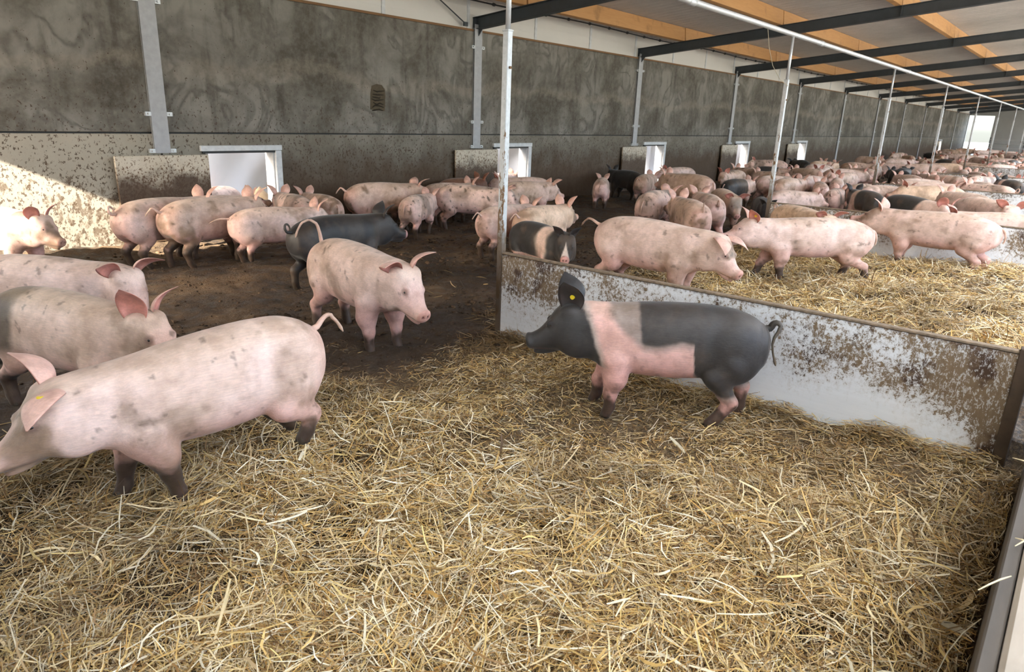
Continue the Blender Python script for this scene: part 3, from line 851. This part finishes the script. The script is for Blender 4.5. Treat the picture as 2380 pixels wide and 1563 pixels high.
COATS = dict(pale=((.645, .488, .450), (.62, .385, .355), .48), dirty=((.56, .405, .345), (.55, .33, .295), .8), tan=((.66, .48, .36), (.60, .37, .30), .45),
             spot=((.67, .49, .44), (.63, .39, .355), .35), brown=((.13, .052, .030), (.11, .045, .028), .3), black=((.026, .025, .027), (.026, .024, .025), .1),
             patch=((.64, .47, .405), (.62, .38, .335), .5), saddle=((.68, .50, .44), (.62, .40, .36), .2), greyface=((.68, .50, .40), (.62, .40, .33), .3),
             blackwhite=((.70, .52, .46), (.64, .42, .38), .2), hamp=((.68, .42, .385), (.67, .38, .35), .05))
def coat_col(P, coat, mud, seed):
    x, y, z = P[:, 0], P[:, 1], P[:, 2]; s = seed * 3.7
    n1 = fbm(x * 5 + s, y * 5, z * 5, 3); n2 = fbm(x * 22 + s, y * 22, z * 22, 3); n3 = fbm(x * 3 + s, y * 3 + 4, z * 3, 2)
    A, B, dirt = COATS[coat]; A = np.array(A); B = np.array(B)
    pink = np.clip(smooth(.45, .26, z) + .7 * smooth(.55, .75, x) + .5 * smooth(-.45, -.6, x), 0, 1)[:, None]
    c = A * (1 - pink) + B * pink
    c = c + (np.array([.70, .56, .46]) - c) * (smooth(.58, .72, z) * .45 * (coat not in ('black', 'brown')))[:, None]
    blk = np.array([.040, .037, .037]); gry = np.array([.16, .14, .125])
    j = (n1 - .5)
    def put(m, col):
        nonlocal c
        m = np.clip(m, 0, 1)[:, None]; c = c * (1 - m) + np.array(col) * m
    def band(u, w=.03): return smooth(-w, w, u)
    if coat == 'hamp':
        nz = .05 * j + .025 * (n2 - .5)
        head = x - (.36 + .35 * (z - .4)) + nz
        head = np.where(z < .33, -.2, head)
        put(band(head + .03, .03) * .8, (.36, .33, .30)); put(band(head, .014), blk)
        lowlim = np.interp(x, [-.7, -.5, -.36, -.24, -.20, -.175, -.10, .02, .10, .20, .32], [.26, .215, .195, .25, .33, .515, .52, .485, .49, .56, .66])
        fr_ = np.minimum(z - lowlim + .6 * nz + .03, .30 - x + .25 * (z - .6) + nz)
        put(band(fr_, .035) * .85, (.20, .175, .155))
        pat = np.minimum(z - lowlim + .6 * nz, .13 - x + .2 * (z - .6) + nz)
        put(band(pat, .014), blk)
    elif coat == 'saddle':
        m = np.maximum(x - (.30 + .1 * j), (.06 - x) + .1 * j); m = np.where((z < .33) & (x < .3), -.1, m)
        put(band(m + .03, .03), gry); put(band(m, .02), blk)
        put(band(.022 + .35 * (x - .70) - np.abs(y), .008) * smooth(.55, .60, x), (.70, .60, .55))
        put(smooth(.765, .785, x), (.62, .34, .31)); put(band(.42 - z, .02) * smooth(.6, .66, x), (.6, .45, .40))
    elif coat == 'blackwhite':
        put(band(np.minimum(.18 - x + .12 * j, z - .30 + .1 * j), .02), blk)
    elif coat == 'patch':
        put(band(-.28 - x + .18 * j + .35 * (.55 - z) * 0, .03) * band(z - .36, .05), blk)
        put(smooth(.58, .68, z + .15 * j) * smooth(.4, .1, x) * .4, (.46, .36, .26))
    elif coat == 'spot':
        put(smooth(.60, .68, n3) * .6, (.12, .10, .095)); put(smooth(.66, .70, n2) * .8, (.05, .04, .035))
    elif coat == 'greyface':
        put(smooth(.50, .60, x) * smooth(.48, .60, n3 + .1) * .8, (.15, .14, .13))
    elif coat == 'black':
        put(smooth(.785, .80, x), (.50, .27, .25))
    if coat not in ('black', 'hamp', 'saddle', 'brown'): put(smooth(.52, .64, n1) * smooth(.55, .64, x) * min(.75, .3 + dirt), (.19, .135, .10))
    if coat != 'black': put(smooth(.79, .805, x) * (coat != 'hamp'), (.62, .33, .30))
    put(smooth(.48, .66, n3 + .3 * (n1 - .5)) * dirt * .55, (.36, .245, .16))
    put(smooth(.56, .70, n1 + .25 * (n2 - .5)) * dirt, (.22, .145, .095))
    put(smooth(.70, .76, n2) * .55 * min(1, .4 + dirt), (.055, .038, .028))
    lm = smooth(.05, -.03, z - (.05 + .15 * mud) - .10 * (n2 - .5) - .06 * j)
    put(lm * .95, (.036, .023, .014))
    put(smooth(.30, .22, z) * smooth(.5, .62, n2) * mud * .5, (.09, .06, .04))
    mouth = np.abs(z - (.441 - .16 * (.80 - x)))
    put(smooth(.006, .003, mouth) * smooth(.66, .69, x) * smooth(.81, .80, x) * .6, (.10, .05, .04))
    for sy in (-1, 1):
        de = np.sqrt((x - .645)**2 + (y - sy * .072)**2 + (z - .576)**2)
        put(smooth(.034, .016, de) * .55, (.16, .085, .075) if coat not in ('black', 'hamp', 'saddle') else (.02, .018, .018))
    for sy in (-1, 1):   # nostrils
        put(smooth(.014, .008, np.sqrt((y - sy * .018)**2 + (z - .482)**2)) * smooth(.80, .806, x), (.10, .03, .028))
    return np.clip(c, .004, .95)

def ear_mesh(side, style, q):
    L, W = (.205, .072) if style == 'broad' else (.185, .064)
    d, nrm = {'up': ((.05, .42, .90), (.80, .50, -.20)), 'side': ((.12, .70, .68), (.86, .05, -.42)), 'flop': ((.72, .55, .10), (.30, .25, -.92)),
              'splay': ((.10, .80, .62), (.85, .25, -.45)), 'broad': ((-.05, .22, .97), (.45, .88, -.05))}[style]
    d = np.array(d); d /= np.linalg.norm(d); nrm = np.array(nrm); nrm -= d * (nrm @ d); nrm /= np.linalg.norm(nrm); w = np.cross(d, nrm)
    nu, nv = (12, 9) if q >= 2 else (7, 5)
    V = []; C = []
    for layer in (0, 1):
        for i in range(nu):
            t = i / (nu - 1); hw = W * (np.sin(np.pi * min(1, (t * .80 + .20))) ** .8) * (1.0 if t < .9 else (1 - t) / .1 * .9 + .1)
            hw = max(hw, .004)
            for k in range(nv):
                u = (k / (nv - 1) - .5) * 2; ang = u * 1.15 * (1 - .45 * t)
                p = d * (L * t) + w * hw * np.sin(ang) / np.sin(1.15 * (1 - .45 * t)) + nrm * (-hw * .8 * (1 - .45 * t)) * np.cos(ang)
                p = p + nrm * (.035 * t ** 3) - nrm * (.006 if layer else 0) * (1 - .6 * t)
                V.append(p); C.append(layer)
    n = nu * nv; F = []
    for i in range(nu - 1):
        for k in range(nv - 1):
            a = i * nv + k; F += [(a, a + 1, a + nv + 1, a + nv), (n + a, n + a + nv, n + a + nv + 1, n + a + 1)]
        for k in (0, nv - 1):
            a = i * nv + k; f = (a, a + nv, n + a + nv, n + a); F.append(f if k == 0 else f[::-1])
    V = np.array(V); V[:, 1] *= side
    F = np.array(F)
    if side < 0: F = F[:, ::-1]
    return V + np.array([.535, side * .072, .640]), F, np.array(C)

def tail_pts(style):
    b = np.array([-.600, 0, .585]); P = [b + np.array([.03, 0, 0])]
    if style == 'curl':
        for i in range(18):
            a = i / 17 * 2 * math.pi * 1.25; P.append(b + np.array([-.03 - .035 * math.sin(a * .9) - .012 * i / 17, .03 * i / 17 - .01, .045 * (1 - math.cos(a)) * .9]))
    elif style in ('arch', 'back'):
        top = {'arch': .06, 'back': .05}[style]; ln = {'arch': .13, 'back': .24}[style]
        for i in range(1, 15):
            t = i / 14; P.append(b + np.array([-ln * t ** .8, .05 * t * t, top * math.sin(t * 2.6) * (1.25 if t < .6 else 1.1) - .06 * t * t]))
    elif style == 'up':
        for i in range(1, 9): t = i / 8; P.append(b + np.array([-.05 * math.sin(t * 2), .02 * t, .19 * t]))
    elif style == 'straightup':
        for i in range(1, 9): t = i / 8; P.append(b + np.array([-.07 * t, .03 * t, .14 * t + .01]))
    elif style == 'straight':
        for i in range(1, 9): t = i / 8; P.append(b + np.array([-.24 * t, .02 * t, .02 * math.sin(t * 3) - .05 * t * t]))
    elif style == 'hang':
        K = np.array([(-.01, 0, .012), (-.022, .006, .042), (-.044, .014, .052), (-.060, .024, .032), (-.050, .034, .0), (-.030, .040, -.03), (-.024, .045, -.075), (-.034, .045, -.125), (-.048, .045, -.165), (-.06, .045, -.20)])
        u = np.linspace(0, 9, 22); P += [b + np.array([np.interp(q, np.arange(10), K[:, a]) for a in range(3)]) for q in u]
    elif style == 'hook':
        K = np.array([(.03, 0, .06), (.02, -.005, .12), (.01, -.02, .19), (-.01, -.07, .225), (-.03, -.125, .20), (-.045, -.155, .14), (-.05, -.17, .09)])
        u = np.linspace(0, 6, 18); P += [b + np.array([np.interp(q, np.arange(7), K[:, a]) for a in range(3)]) for q in u]
    else:
        for i in range(1, 9): t = i / 8; P.append(b + np.array([-.045 * math.sin(t * 2.2), .015 * t, -.17 * t ** 1.3]))
    return P

def make_deform(head, tilt, bend, sx):
    hy, hp = R(head[0]), R(head[1])
    xs = np.linspace(-.9, 1.2, 421); dx = xs[1] - xs[0]
    th = hy * smooth(.34, .60, xs) + R(bend) * (xs + .1); ph = hp * smooth(.38, .60, xs)
    i0 = np.argmin(np.abs(xs + .1))
    def integ(f): c = np.cumsum(f) * dx; return c - c[i0]
    Cx = integ(np.cos(ph) * np.cos(th)) - .1; Cy = integ(np.cos(ph) * np.sin(th)); Cz = integ(np.sin(ph))
    th0 = R(bend) * (xs + .1); Bx = integ(np.cos(th0)) - .1; By = integ(np.sin(th0))
    def f(V):
        x, y, z = V[:, 0], V[:, 1], V[:, 2]; g = lambda a: np.interp(x, xs, a)
        t, p = g(th), g(ph); zz = z - .53
        X = g(Cx) - np.sin(t) * y - np.sin(p) * np.cos(t) * zz; Y = g(Cy) + np.cos(t) * y - np.sin(p) * np.sin(t) * zz; Z = .53 + g(Cz) + np.cos(p) * zz
        t0 = g(th0); X0_ = g(Bx) - np.sin(t0) * y; Y0_ = g(By) + np.cos(t0) * y
        w = smooth(.22, .36, z)
        X = X0_ + (X - X0_) * w; Y = Y0_ + (Y - Y0_) * w; Z = z + (Z - z) * w
        Z = Z * (1 - tilt * (x + .1) / .5 * smooth(.0, .4, z))
        return np.stack([X * sx, Y, Z], -1)
    return f

_hoof = None
def hoof_mesh(T, f):
    V = []; Fc = []
    for s in (-1, 1):
        n = len(V)
        for (zx, l, wd, z) in ((0, .040, .020, 0.0), (-.002, .034, .018, .022), (-.006, .024, .015, .042)):
            for (a, b_) in ((-.55, -1), (.45, -1), (1.0, -.25), (1.0, .35), (.45, 1), (-.55, 1)):
                V.append((T[0] + zx + a * l * .9, T[1] + s * .0165 + b_ * wd * .8 * .9, max(T[2] - .016, 0) + z))
        for i in range(2):
            for k in range(6): Fc.append((n + i * 6 + k, n + i * 6 + (k + 1) % 6, n + (i + 1) * 6 + (k + 1) % 6, n + (i + 1) * 6 + k))
        for k in (0,): Fc += [(n + 12, n + 13, n + 14, n + 15), (n + 12, n + 15, n + 16, n + 17), (n + 3, n + 2, n + 1, n), (n + 5, n + 4, n + 3, n)]
    return f(np.array(V)), np.array(Fc)

VOX = {0: .0255, 1: .0170, 2: .0115, 3: .0085}
def build_pig(name, coat, seed, q=1, head=None, legs=None, ear='up', tail='down', tag_=0, tilt=0, bend=0, mud=.6, sx=1.0):
    r = np.random.default_rng(seed + 11)
    if head is None: head = (r.uniform(-18, 18), r.uniform(-22, 6))
    L0 = dict(FL=(r.uniform(-14, 16), r.uniform(-10, 4), 0), FR=(r.uniform(-14, 16), r.uniform(-10, 4), 0), HL=(r.uniform(-14, 14), r.uniform(-6, 6), 0), HR=(r.uniform(-14, 14), r.uniform(-6, 6), 0))
    L0.update(legs or {})
    h = VOX[q]
    fx = Field((-1.02, -.27, -.03), (.86, .27, .76), h)
    def trunk(X, Y, Z):
        x = X[:, 0, 0]; T, B_, W_ = (np.interp(x, _px, t) for t in _tab)
        zc, hh = (T + B_) / 2, np.maximum((T - B_) / 2, .004); W_ = np.maximum(W_, .004)
        e = 2.25
        d = ((np.abs(Y) / W_[:, None, None])**e + (np.abs(Z - zc[:, None, None]) / hh[:, None, None])**e)**(1 / e)
        d = (d - 1) * np.minimum(W_, hh)[:, None, None]
        return np.maximum(d, np.maximum(X - .815, -.622 - X) * 1.0)
    fx.put(trunk, (-.64, -.22, .18), (.83, .22, .74), .02)
    feet = []
    for s in (-1, 1):
        fx.ell((-.41, s * .092, .450), (.168, .082, .190), .04)
        fx.ell((.255, s * .100, .435), (.120, .064, .185), .035)
        fx.ell((.505, s * .066, .435), (.105, .050, .085), .045)
        fx.ell((.64, s * .060, .575), (.036, .020, .026), .014)
        fx.ell((.54, s * .068, .635), (.040, .030, .035), .03)
        for kk, nm in (('F', 'FL' if s > 0 else 'FR'), ('H', 'HL' if s > 0 else 'HR')):
            P2 = leg(kk, *L0[nm]); yy = [.112, .112, .108, .106, .106] if kk == 'F' else [.098, .106, .110, .110, .110]
            P3 = [np.array([p[0], s * w_, p[1]]) for p, w_ in zip(P2, yy)]; rr2 = FR_R if kk == 'F' else HD_R
            for i in range(4): fx.cone(P3[i], P3[i + 1], rr2[i], rr2[i + 1], .035 if i < 2 else .018)
            fx.ell(P3[3] - np.array([.016, 0, .002]), (.018, .022, .016), .01)
            feet.append(P3[4])
    fx.ell((.80, 0, .478), (.020, .052, .050), .012)
    fx.ell((.70, 0, .405), (.085, .034, .022), .02)
    if q >= 2:
        for s in (-1, 1): fx.ell((.822, s * .018, .482), (.016, .010, .011), .004, True)
        fx.cone((-.66, 0, .50), (-.60, 0, .36), .004, .004, .001) if False else None
    V, Q = fx.mesh()
    C = coat_col(V, coat, mud, seed)
    if coat in ('pale', 'hamp', 'patch') and q >= 2:
        pass
    f = make_deform(head, tilt, bend, sx)
    root = empty(name)
    link('body', mesh_np('body', f(V), Q, M_SKIN, C), root)
    black_ear = coat in ('black', 'hamp', 'saddle')
    for s in (-1, 1):
        EV, EF, lay = ear_mesh(s, ear if isinstance(ear, str) else ear[0 if s > 0 else 1], q)
        inner = np.array((.045, .036, .036) if black_ear else (.60, .27, .23)); outer = np.array((.028, .027, .029) if black_ear else ((.62, .40, .35) if coat != 'brown' else (.2, .09, .06)))
        n = fbm(EV[:, 0] * 25 + seed, EV[:, 1] * 25, EV[:, 2] * 25, 2)[:, None]
        tt = np.linalg.norm(EV - np.array([.535, s * .072, .640]), axis=1)[:, None]
        EC = np.where((lay == 0)[:, None], inner * (.16 + .84 * smooth(.015, .085, tt)), outer) * (.75 + .5 * n)
        link('ear', mesh_np('ear', f(EV), EF, M_SKIN, EC), root)
        if q >= 1:
            U, Wd, F = grid(np.linspace(0, np.pi, 7), np.linspace(0, 2 * np.pi, 11))
            ev = np.stack([.647 + .0105 * np.sin(U) * np.cos(Wd), s * .0738 + .009 * np.sin(U) * np.sin(Wd), .575 + .0075 * np.cos(U)], -1)
            link('eye', mesh_np('eye', f(ev), F, M_EYE), root)
        if tag_ and s == (-1 if tag_ == 2 else 1):
            fe = f(EV); hn = len(EV) // 2; nv_ = 9 if q >= 2 else 5
            k = int(.34 * (hn // nv_)) * nv_ + nv_ // 2; c0 = fe[k]; nn = fe[k] - fe[k + hn]; nn /= max(np.linalg.norm(nn), 1e-6)
            t_ = MB(); t_.tube([c0 - nn * .004, c0 + nn * .010], .014, 10)
            o = t_.build('ear_tag', M_TAG, root); o['label'] = 'yellow ear tag'
    TP = tail_pts(tail); n = len(TP)
    rad = [.017 - .011 * (i / (n - 1)) ** .7 for i in range(n)]
    if tail == 'hang': rad = [.024 - .018 * min(1, (i / (n - 1)) * 1.35) ** .8 for i in range(n)]
    if n > 6: rad[-3] = .008; rad[-2] = .0085; rad[-1] = .003
    tm = MB(); tm.tube([Vector(p) for p in TP], rad, 8); TV = np.array(tm.V)
    me = bpy.data.meshes.new('tail'); me.from_pydata([tuple(p) for p in f(TV)], [], tm.F); me.materials.append(M_SKIN)
    for p in me.polygons: p.use_smooth = True
    at = me.color_attributes.new('Col', 'FLOAT_COLOR', 'POINT')
    tc = np.array({'black': (.03, .028, .03), 'hamp': (.05, .045, .042), 'saddle': (.04, .04, .04), 'brown': (.12, .05, .03)}.get(coat, (.60, .41, .35)))
    cc = np.ones((len(TV), 4), np.float32); fade = np.clip((np.arange(len(TV)) / len(TV)), 0, 1)[:, None] ** 1.5
    cc[:, :3] = tc * (1 - fade * .55) + np.array((.25, .19, .12)) * fade * .45
    at.data.foreach_set('color', cc.ravel())
    link('tail', me, root)
    if q >= 2:
        for T in feet:
            HV, HF = hoof_mesh(T, f); link('hoof', mesh_np('hoof', HV, HF, M_HOOF, None, False), root)
    return root

def copy_tree(o):
    c = o.copy(); COL.objects.link(c)
    for ch in o.children:
        k = ch.copy(); COL.objects.link(k); k.parent = c
    return c
PIGS = [
    (1.37, 2.97, 173, 1.06, 'pale', dict(q=2, head=(8, -12), legs={'FL': (-22, 10, 0), 'FR': (12, 0, 0), 'HL': (-8, 14, 0.12), 'HR': (22, -72, 0.1)}, ear=('flop', 'up'), tail='arch', tilt=0.06, mud=1, tag_=1, sx=0.95), 'pale pig running left in the front straw with a yellow ear tag'),
    (1.37, 4.38, -71, 1.04, 'patch', dict(q=2, head=(-6, -8), ear=('up', 'broad'), tail='up', mud=1), 'pink pig with a black rump patch and red upright ears behind the running pig'),
    (1.60, 5.45, -52, 1.05, 'pale', dict(q=2, head=(-38, -22), ear='side', tail='down', mud=0.7), 'long pale pig at the left edge with lowered head facing the camera'),
    (2.17, 8.57, -69, 1.00, 'pale', dict(q=1, head=(0, -14), ear='up', tail='down', mud=0.6), 'sunlit pig at the left edge beside the sunny patch of wall'),
    (3.67, 8.21, 15, 1.06, 'pale', dict(q=1, ear='up', tail='curl', mud=1, head=(0, -4)), 'pink pig with a grey curled tail, leftmost of the group by the first opening'),
    (4.07, 7.90, 8, 1.08, 'dirty', dict(q=1, ear='up', tail='arch', mud=1, head=(0, -8)), 'dusty brown-backed pig with an arched tail, seen from behind near the first opening'),
    (5.49, 8.42, 75, 0.95, 'spot', dict(q=1, ear='up', tail='down', mud=0.6), 'speckled pale pig standing right before the first wall opening, behind the dusty pig'),
    (4.75, 9.00, 0, 0.92, 'pale', dict(q=1, ear='up', tail='curl', head=(0, 12)), 'pig looking right with head raised against the bright first opening'),
    (4.62, 7.42, -10, 0.95, 'pale', dict(q=1, ear='up', tail='straight', mud=0.9, legs={'HL': (4, 0, 0), 'HR': (18, -30, 0.08)}), 'pink pig with a dark straight tail and one raised hind leg behind the black pig'),
    (6.00, 8.52, 80, 0.89, 'dirty', dict(q=1, ear='up', tail='down'), 'scratched pig turned away to the left in the corner right of the first opening'),
    (4.55, 6.10, 2, 1.05, 'black', dict(q=2, ear='up', tail='curl', mud=0.5, head=(-20, -8), legs={'HL': (-10, 0, 0), 'HR': (5, 0, 0)}), 'black pig with a pink snout standing on the dark dung floor'),
    (3.42, 4.36, -98, 1.12, 'pale', dict(q=2, ear=('up', 'splay'), tail='hook', mud=0.45, head=(2, -24), legs={'FL': (6, 0, 0), 'FR': (4, -4, 0), 'HL': (4, 0, 0), 'HR': (-6, 0, 0)}), 'clean pale pig with a raised curved tail walking towards the camera in the middle'),
    (7.15, 8.47, -13, 1.06, 'dirty', dict(q=1, ear='up', tail='arch', mud=1), 'brown-smeared pig with pink ears standing behind the black pig'),
    (7.20, 7.76, 26, 0.88, 'spot', dict(q=1, ear='up', tail='down', mud=1, head=(-5, -14)), 'small speckled pig seen from behind on the dung floor'),
    (9.50, 9.05, -3, 0.95, 'brown', dict(q=1, ear='up', tail='down'), 'reddish brown pig along the wall beside the second door board'),
    (8.55, 8.45, -4, 0.95, 'dirty', dict(q=1, ear='up', tail='down'), 'tan-backed pig between the brown pig and the mud-speckled pig'),
    (8.29, 7.64, -54, 1.01, 'spot', dict(q=1, ear='side', tail='down', mud=0.6), 'pink pig with dark mud specks on its rump left of the first post'),
    (9.74, 7.70, -14, 0.99, 'dirty', dict(q=1, ear='side', tail='down', head=(-10, -12)), 'pig with a wrinkled muddy face looking right behind the first post'),
    (10.83, 8.71, 135, 0.95, 'pale', dict(q=0, ear='up', tail='down'), 'pale pig standing sideways against the wall under the second opening'),
    (7.07, 5.90, 4, 0.95, 'pale', dict(q=1, ear='up', tail='arch', mud=1), 'pink pig seen from behind directly left of the first post'),
    (7.29, 5.47, 5, 0.98, 'tan', dict(q=1, ear='up', tail='arch', mud=0.6, head=(-5, 0)), 'cream pig with straw on its back just right of the first post'),
    (6.25, 4.69, -107, 0.92, 'saddle', dict(q=2, ear='up', tail='down', head=(-40, -14), mud=0.4), 'black and white belted pig with a white blaze looking over the front partition'),
    (12.68, 8.04, 29, 0.90, 'pale', dict(q=0, ear='up', tail='down', mud=1), 'lone small pig seen from behind by the dark wall left of the third opening'),
    (14.19, 7.84, 15, 0.95, 'dirty', dict(q=0, ear='up', tail='arch', mud=0.8), 'pig seen from behind next to the third opening'),
    (14.59, 8.63, 70, 0.95, 'black', dict(q=0, ear='up', tail='down'), 'black pig with upright ears looking out of the third opening'),
    (13.70, 6.60, 75, 1.10, 'dirty', dict(q=0, ear='up', tail='down', head=(0, -10)), 'dusty pig with an arched back along the wall right of the third opening'),
    (10.18, 5.40, 10, 1.05, 'spot', dict(q=1, ear='up', tail='down', mud=0.6), 'broad pig seen from behind, leftmost of the close trio in the second pen'),
    (9.48, 4.49, 43, 1.05, 'dirty', dict(q=1, ear='up', tail='straightup', mud=0.5), 'pig with grey-smudged back and raised tail, middle of the close trio in the second pen'),
    (10.59, 4.73, 39, 1.05, 'pale', dict(q=1, ear='up', tail='curl', mud=0.5), 'pink pig with a tightly curled tail, rightmost of the close trio in the second pen'),
    (11.60, 4.85, -141, 1.00, 'greyface', dict(q=1, ear='side', tail='down', head=(0, -24)), 'cream pig with a grey patched face walking towards the camera beside the second post'),
    (12.05, 4.35, -150, 0.85, 'black', dict(q=1, ear='up', tail='down', head=(-15, -22)), 'dark pig with lowered head at the foot of the second post'),
    (6.15, 3.20, -92, 1.10, 'pale', dict(q=2, ear='flop', tail='back', mud=0.5, head=(-4, -26), legs={'FL': (-6, 0, 0), 'FR': (6, 0, 0), 'HL': (10, 0, 0), 'HR': (-12, 0, 0)}, sx=1.05), 'large pale pig facing right, nose to nose, just behind the front partition'),
    (8.05, 2.38, 128, 0.98, 'pale', dict(q=2, ear='up', tail='down', mud=0.6, head=(4, -6), legs={'FL': (-4, 0, 0), 'FR': (30, -10, 0), 'HL': (-16, -10, 0), 'HR': (6, 0, 0)}, tag_=1, sx=1.22), 'pink pig facing left, nose to nose, on the straw of the second pen'),
    (9.82, 1.45, 82, 0.98, 'pale', dict(q=2, ear='up', tail='down', mud=0.3, head=(0, 2), legs={'FL': (-4, 0, 0), 'FR': (4, 0, 0), 'HL': (2, 0, 0), 'HR': (-9, 0, 0)}, sx=1.22), 'clean long pink pig facing left before the second partition at the right edge'),
    (9.70, 2.95, -125, 0.95, 'tan', dict(q=1, ear='splay', tail='curl', head=(-12, -14)), 'tan pig with bright red ears behind the pair that stand nose to nose'),
    (13.62, 4.36, -38, 0.90, 'pale', dict(q=0), 'pale pig with a round grey smudge behind the second partition, next to the post'),
    (16.73, 4.81, 21, 0.90, 'spot', dict(q=0), 'narrow striped grey pig seen from behind in the third pen'),
    (18.01, 4.82, 15, 0.95, 'pale', dict(q=0), 'pink pig seen from behind right of the striped grey pig'),
    (15.07, 4.03, 7, 0.90, 'spot', dict(q=0, tail='curl'), 'speckled curly-tailed pig just behind the second partition'),
    (14.44, 3.32, 39, 0.95, 'saddle', dict(q=0), 'black pig with a white collar facing left behind the second partition'),
    (11.45, 1.95, -130, 1.05, 'blackwhite', dict(q=1), 'large black pig with white shoulders facing right behind the second partition'),
    (15.46, 3.21, -40, 0.95, 'pale', dict(q=0), 'pale pig resting its back behind the large black pig'),
    (15.52, 2.42, 115, 0.95, 'tan', dict(q=0), 'cream pig with a brown shoulder smudge right of the third post'),
    (13.72, 1.64, 43, 0.95, 'pale', dict(q=0), 'broad pale pig in the middle of the third pen'),
    (12.10, 1.15, -137, 0.95, 'pale', dict(q=1, ear='side', head=(-40, -8)), 'red-eared pale pig facing the camera at the right edge of the third pen'),
    (10.80, 0.92, 100, 0.85, 'pale', dict(q=0, tail='curl'), 'pale pig with a curled tail behind the second partitions right half'),
    (20.31, 5.28, 168, 0.95, 'dirty', dict(q=0), 'grey-pink pig with upright ears in the dung area of the third pen'),
    (23.20, 5.54, 48, 0.95, 'pale', dict(q=0), 'pinkish pig left of the third post'),
    (26.97, 6.58, -76, 0.95, 'dirty', dict(q=0), 'dusty pig walking right along the wall left of the third post'),
    (33.31, 6.63, -58, 0.95, 'pale', dict(q=0, head=(0, 20)), 'pig with raised head along the wall right of the third post'),
    (24.65, 4.85, 39, 0.90, 'black', dict(q=0), 'black pig among pink ones in the dung area right of the third post'),
    (28.30, 4.77, 99, 1.00, 'pale', dict(q=0), 'long pink pig standing sideways behind the fourth post'),
    (21.53, 3.98, 43, 0.95, 'pale', dict(q=0, tail='curl'), 'pale pig with a curled tail right above the third partition'),
    (22.81, 3.69, 37, 0.90, 'pale', dict(q=0), 'pale pig right of the curled-tail pig above the third partition'),
    (20.46, 2.94, 51, 0.95, 'pale', dict(q=0), 'pink pig with its tail to the right above the third partition'),
    (20.40, 2.19, -23, 0.90, 'spot', dict(q=0), 'grey spotted pig in the fourth pen'),
    (19.94, 1.59, 28, 0.90, 'saddle', dict(q=0), 'black and white patched pig at the right edge of the fourth pen'),
    (17.77, 1.91, 35, 0.90, 'pale', dict(q=0, tail='curl'), 'low pale pig with a curled tail near the fourth partition'),
    (17.10, 1.68, 60, 0.90, 'spot', dict(q=0, tail='curl'), 'striped pale pig with a curled tail near the fourth partition'),
    (19.05, 7.46, 59, 0.95, 'dirty', dict(q=0), 'dirty pig along the wall just past the fourth opening'),
    (15.47, 6.21, -11, 0.90, 'blackwhite', dict(q=0), 'small black and pink pig under the fourth opening'),
    (16.73, 5.85, -21, 0.95, 'pale', dict(q=0), 'pink pig behind the top of the second post'),
    (16.27, 5.35, -10, 0.95, 'dirty', dict(q=0), 'dusty pig right of the second post in the dung area'),
    (20.88, 6.45, 58, 0.95, 'dirty', dict(q=0), 'grey-brown pig under the fifth opening'),
    (17.59, 5.28, -9, 0.95, 'pale', dict(q=0), 'pale pig with red ears behind the narrow striped pig'),
    (23.93, 7.03, -21, 0.95, 'pale', dict(q=0), 'pink pig along the wall beyond the fifth opening'),
    (5.20, 10.12, 200, 0.95, 'pale', dict(q=0), 'pig standing outside in the daylight beyond the first opening'),
    (11.90, 10.12, 10, 0.90, 'dirty', dict(q=0), 'grey pig standing outside beyond the second opening'),
    (3.71, 1.85, 121, 1.03, 'hamp', dict(q=3, ear='broad', tail='hang', mud=0.55, head=(4, -12), legs={'FL': (4, 0, 0), 'FR': (26, -18, 0), 'HL': (14, 10, 0), 'HR': (-14, 6, 0)}, tag_=1), 'black pig with a pink belt and belly walking left along the front white partition'),
]
FAR_N = 90
for i, (x, y, hd, s, coat, opts, label) in enumerate(PIGS):
    o = dict(opts); 
    p = build_pig('pig', coat, i * 5 + 1, **o)
    p.location = (x, y, -.055 if y > 9.7 else float(floor_h(x, y)) + (.018 if y < 3.6 else -.008)); p.rotation_euler = (0, 0, R(hd)); p.scale = (s, s, s)
    tag(p, label, 'pig', 'pigs in the barn')

# the crowd far down the barn, too small to tell one from another
rc = np.random.default_rng(21)
KINDS = ('pale', 'dirty', 'pale', 'spot', 'pale', 'black', 'tan', 'pale', 'blackwhite', 'dirty')
protos = [build_pig('pig', c, 300 + j, q=0, ear=('up', 'up', 'side')[j % 3], tail=('down', 'curl', 'arch')[j % 3], mud=.5)
          for j, c in enumerate(KINDS)]
taken = [(q[0], q[1]) for q in PIGS]; k = 0; tries = 0
while k < FAR_N and tries < 20000:
    tries += 1
    x = 17.0 + 47 * rc.random() ** 1.25; y = rc.uniform(.45, 8.9); hd = rc.uniform(0, 360)
    if y < 4.6 and min(abs(x - (PX0 + 6 * j)) for j in range(2, 11)) < .78: hd = rc.choice([90, 270]) + rc.uniform(-14, 14)
    if y < 4.6 and min(abs(x - (PX0 + 6 * j)) for j in range(2, 11)) < .30: continue
    if any((x - a) ** 2 + (y - b) ** 2 < .66 ** 2 for a, b in taken): continue
    a0 = protos[k % len(protos)]; p = a0 if k < len(protos) else copy_tree(a0)
    p.location = (x, y, float(floor_h(x, y)) - .012); p.rotation_euler = (0, 0, R(hd)); s = rc.uniform(.86, 1.0); p.scale = (s, s, s)
    kd = {'pale': 'pale pink', 'dirty': 'dusty brown', 'spot': 'dark speckled', 'black': 'all black', 'tan': 'tan', 'blackwhite': 'black and white'}[KINDS[k % len(KINDS)]]
    tag(p, 'distant %s pig in the dense crowd far down the barn' % kd, 'pig', 'distant crowd of %s pigs' % kd)
    taken.append((x, y)); k += 1
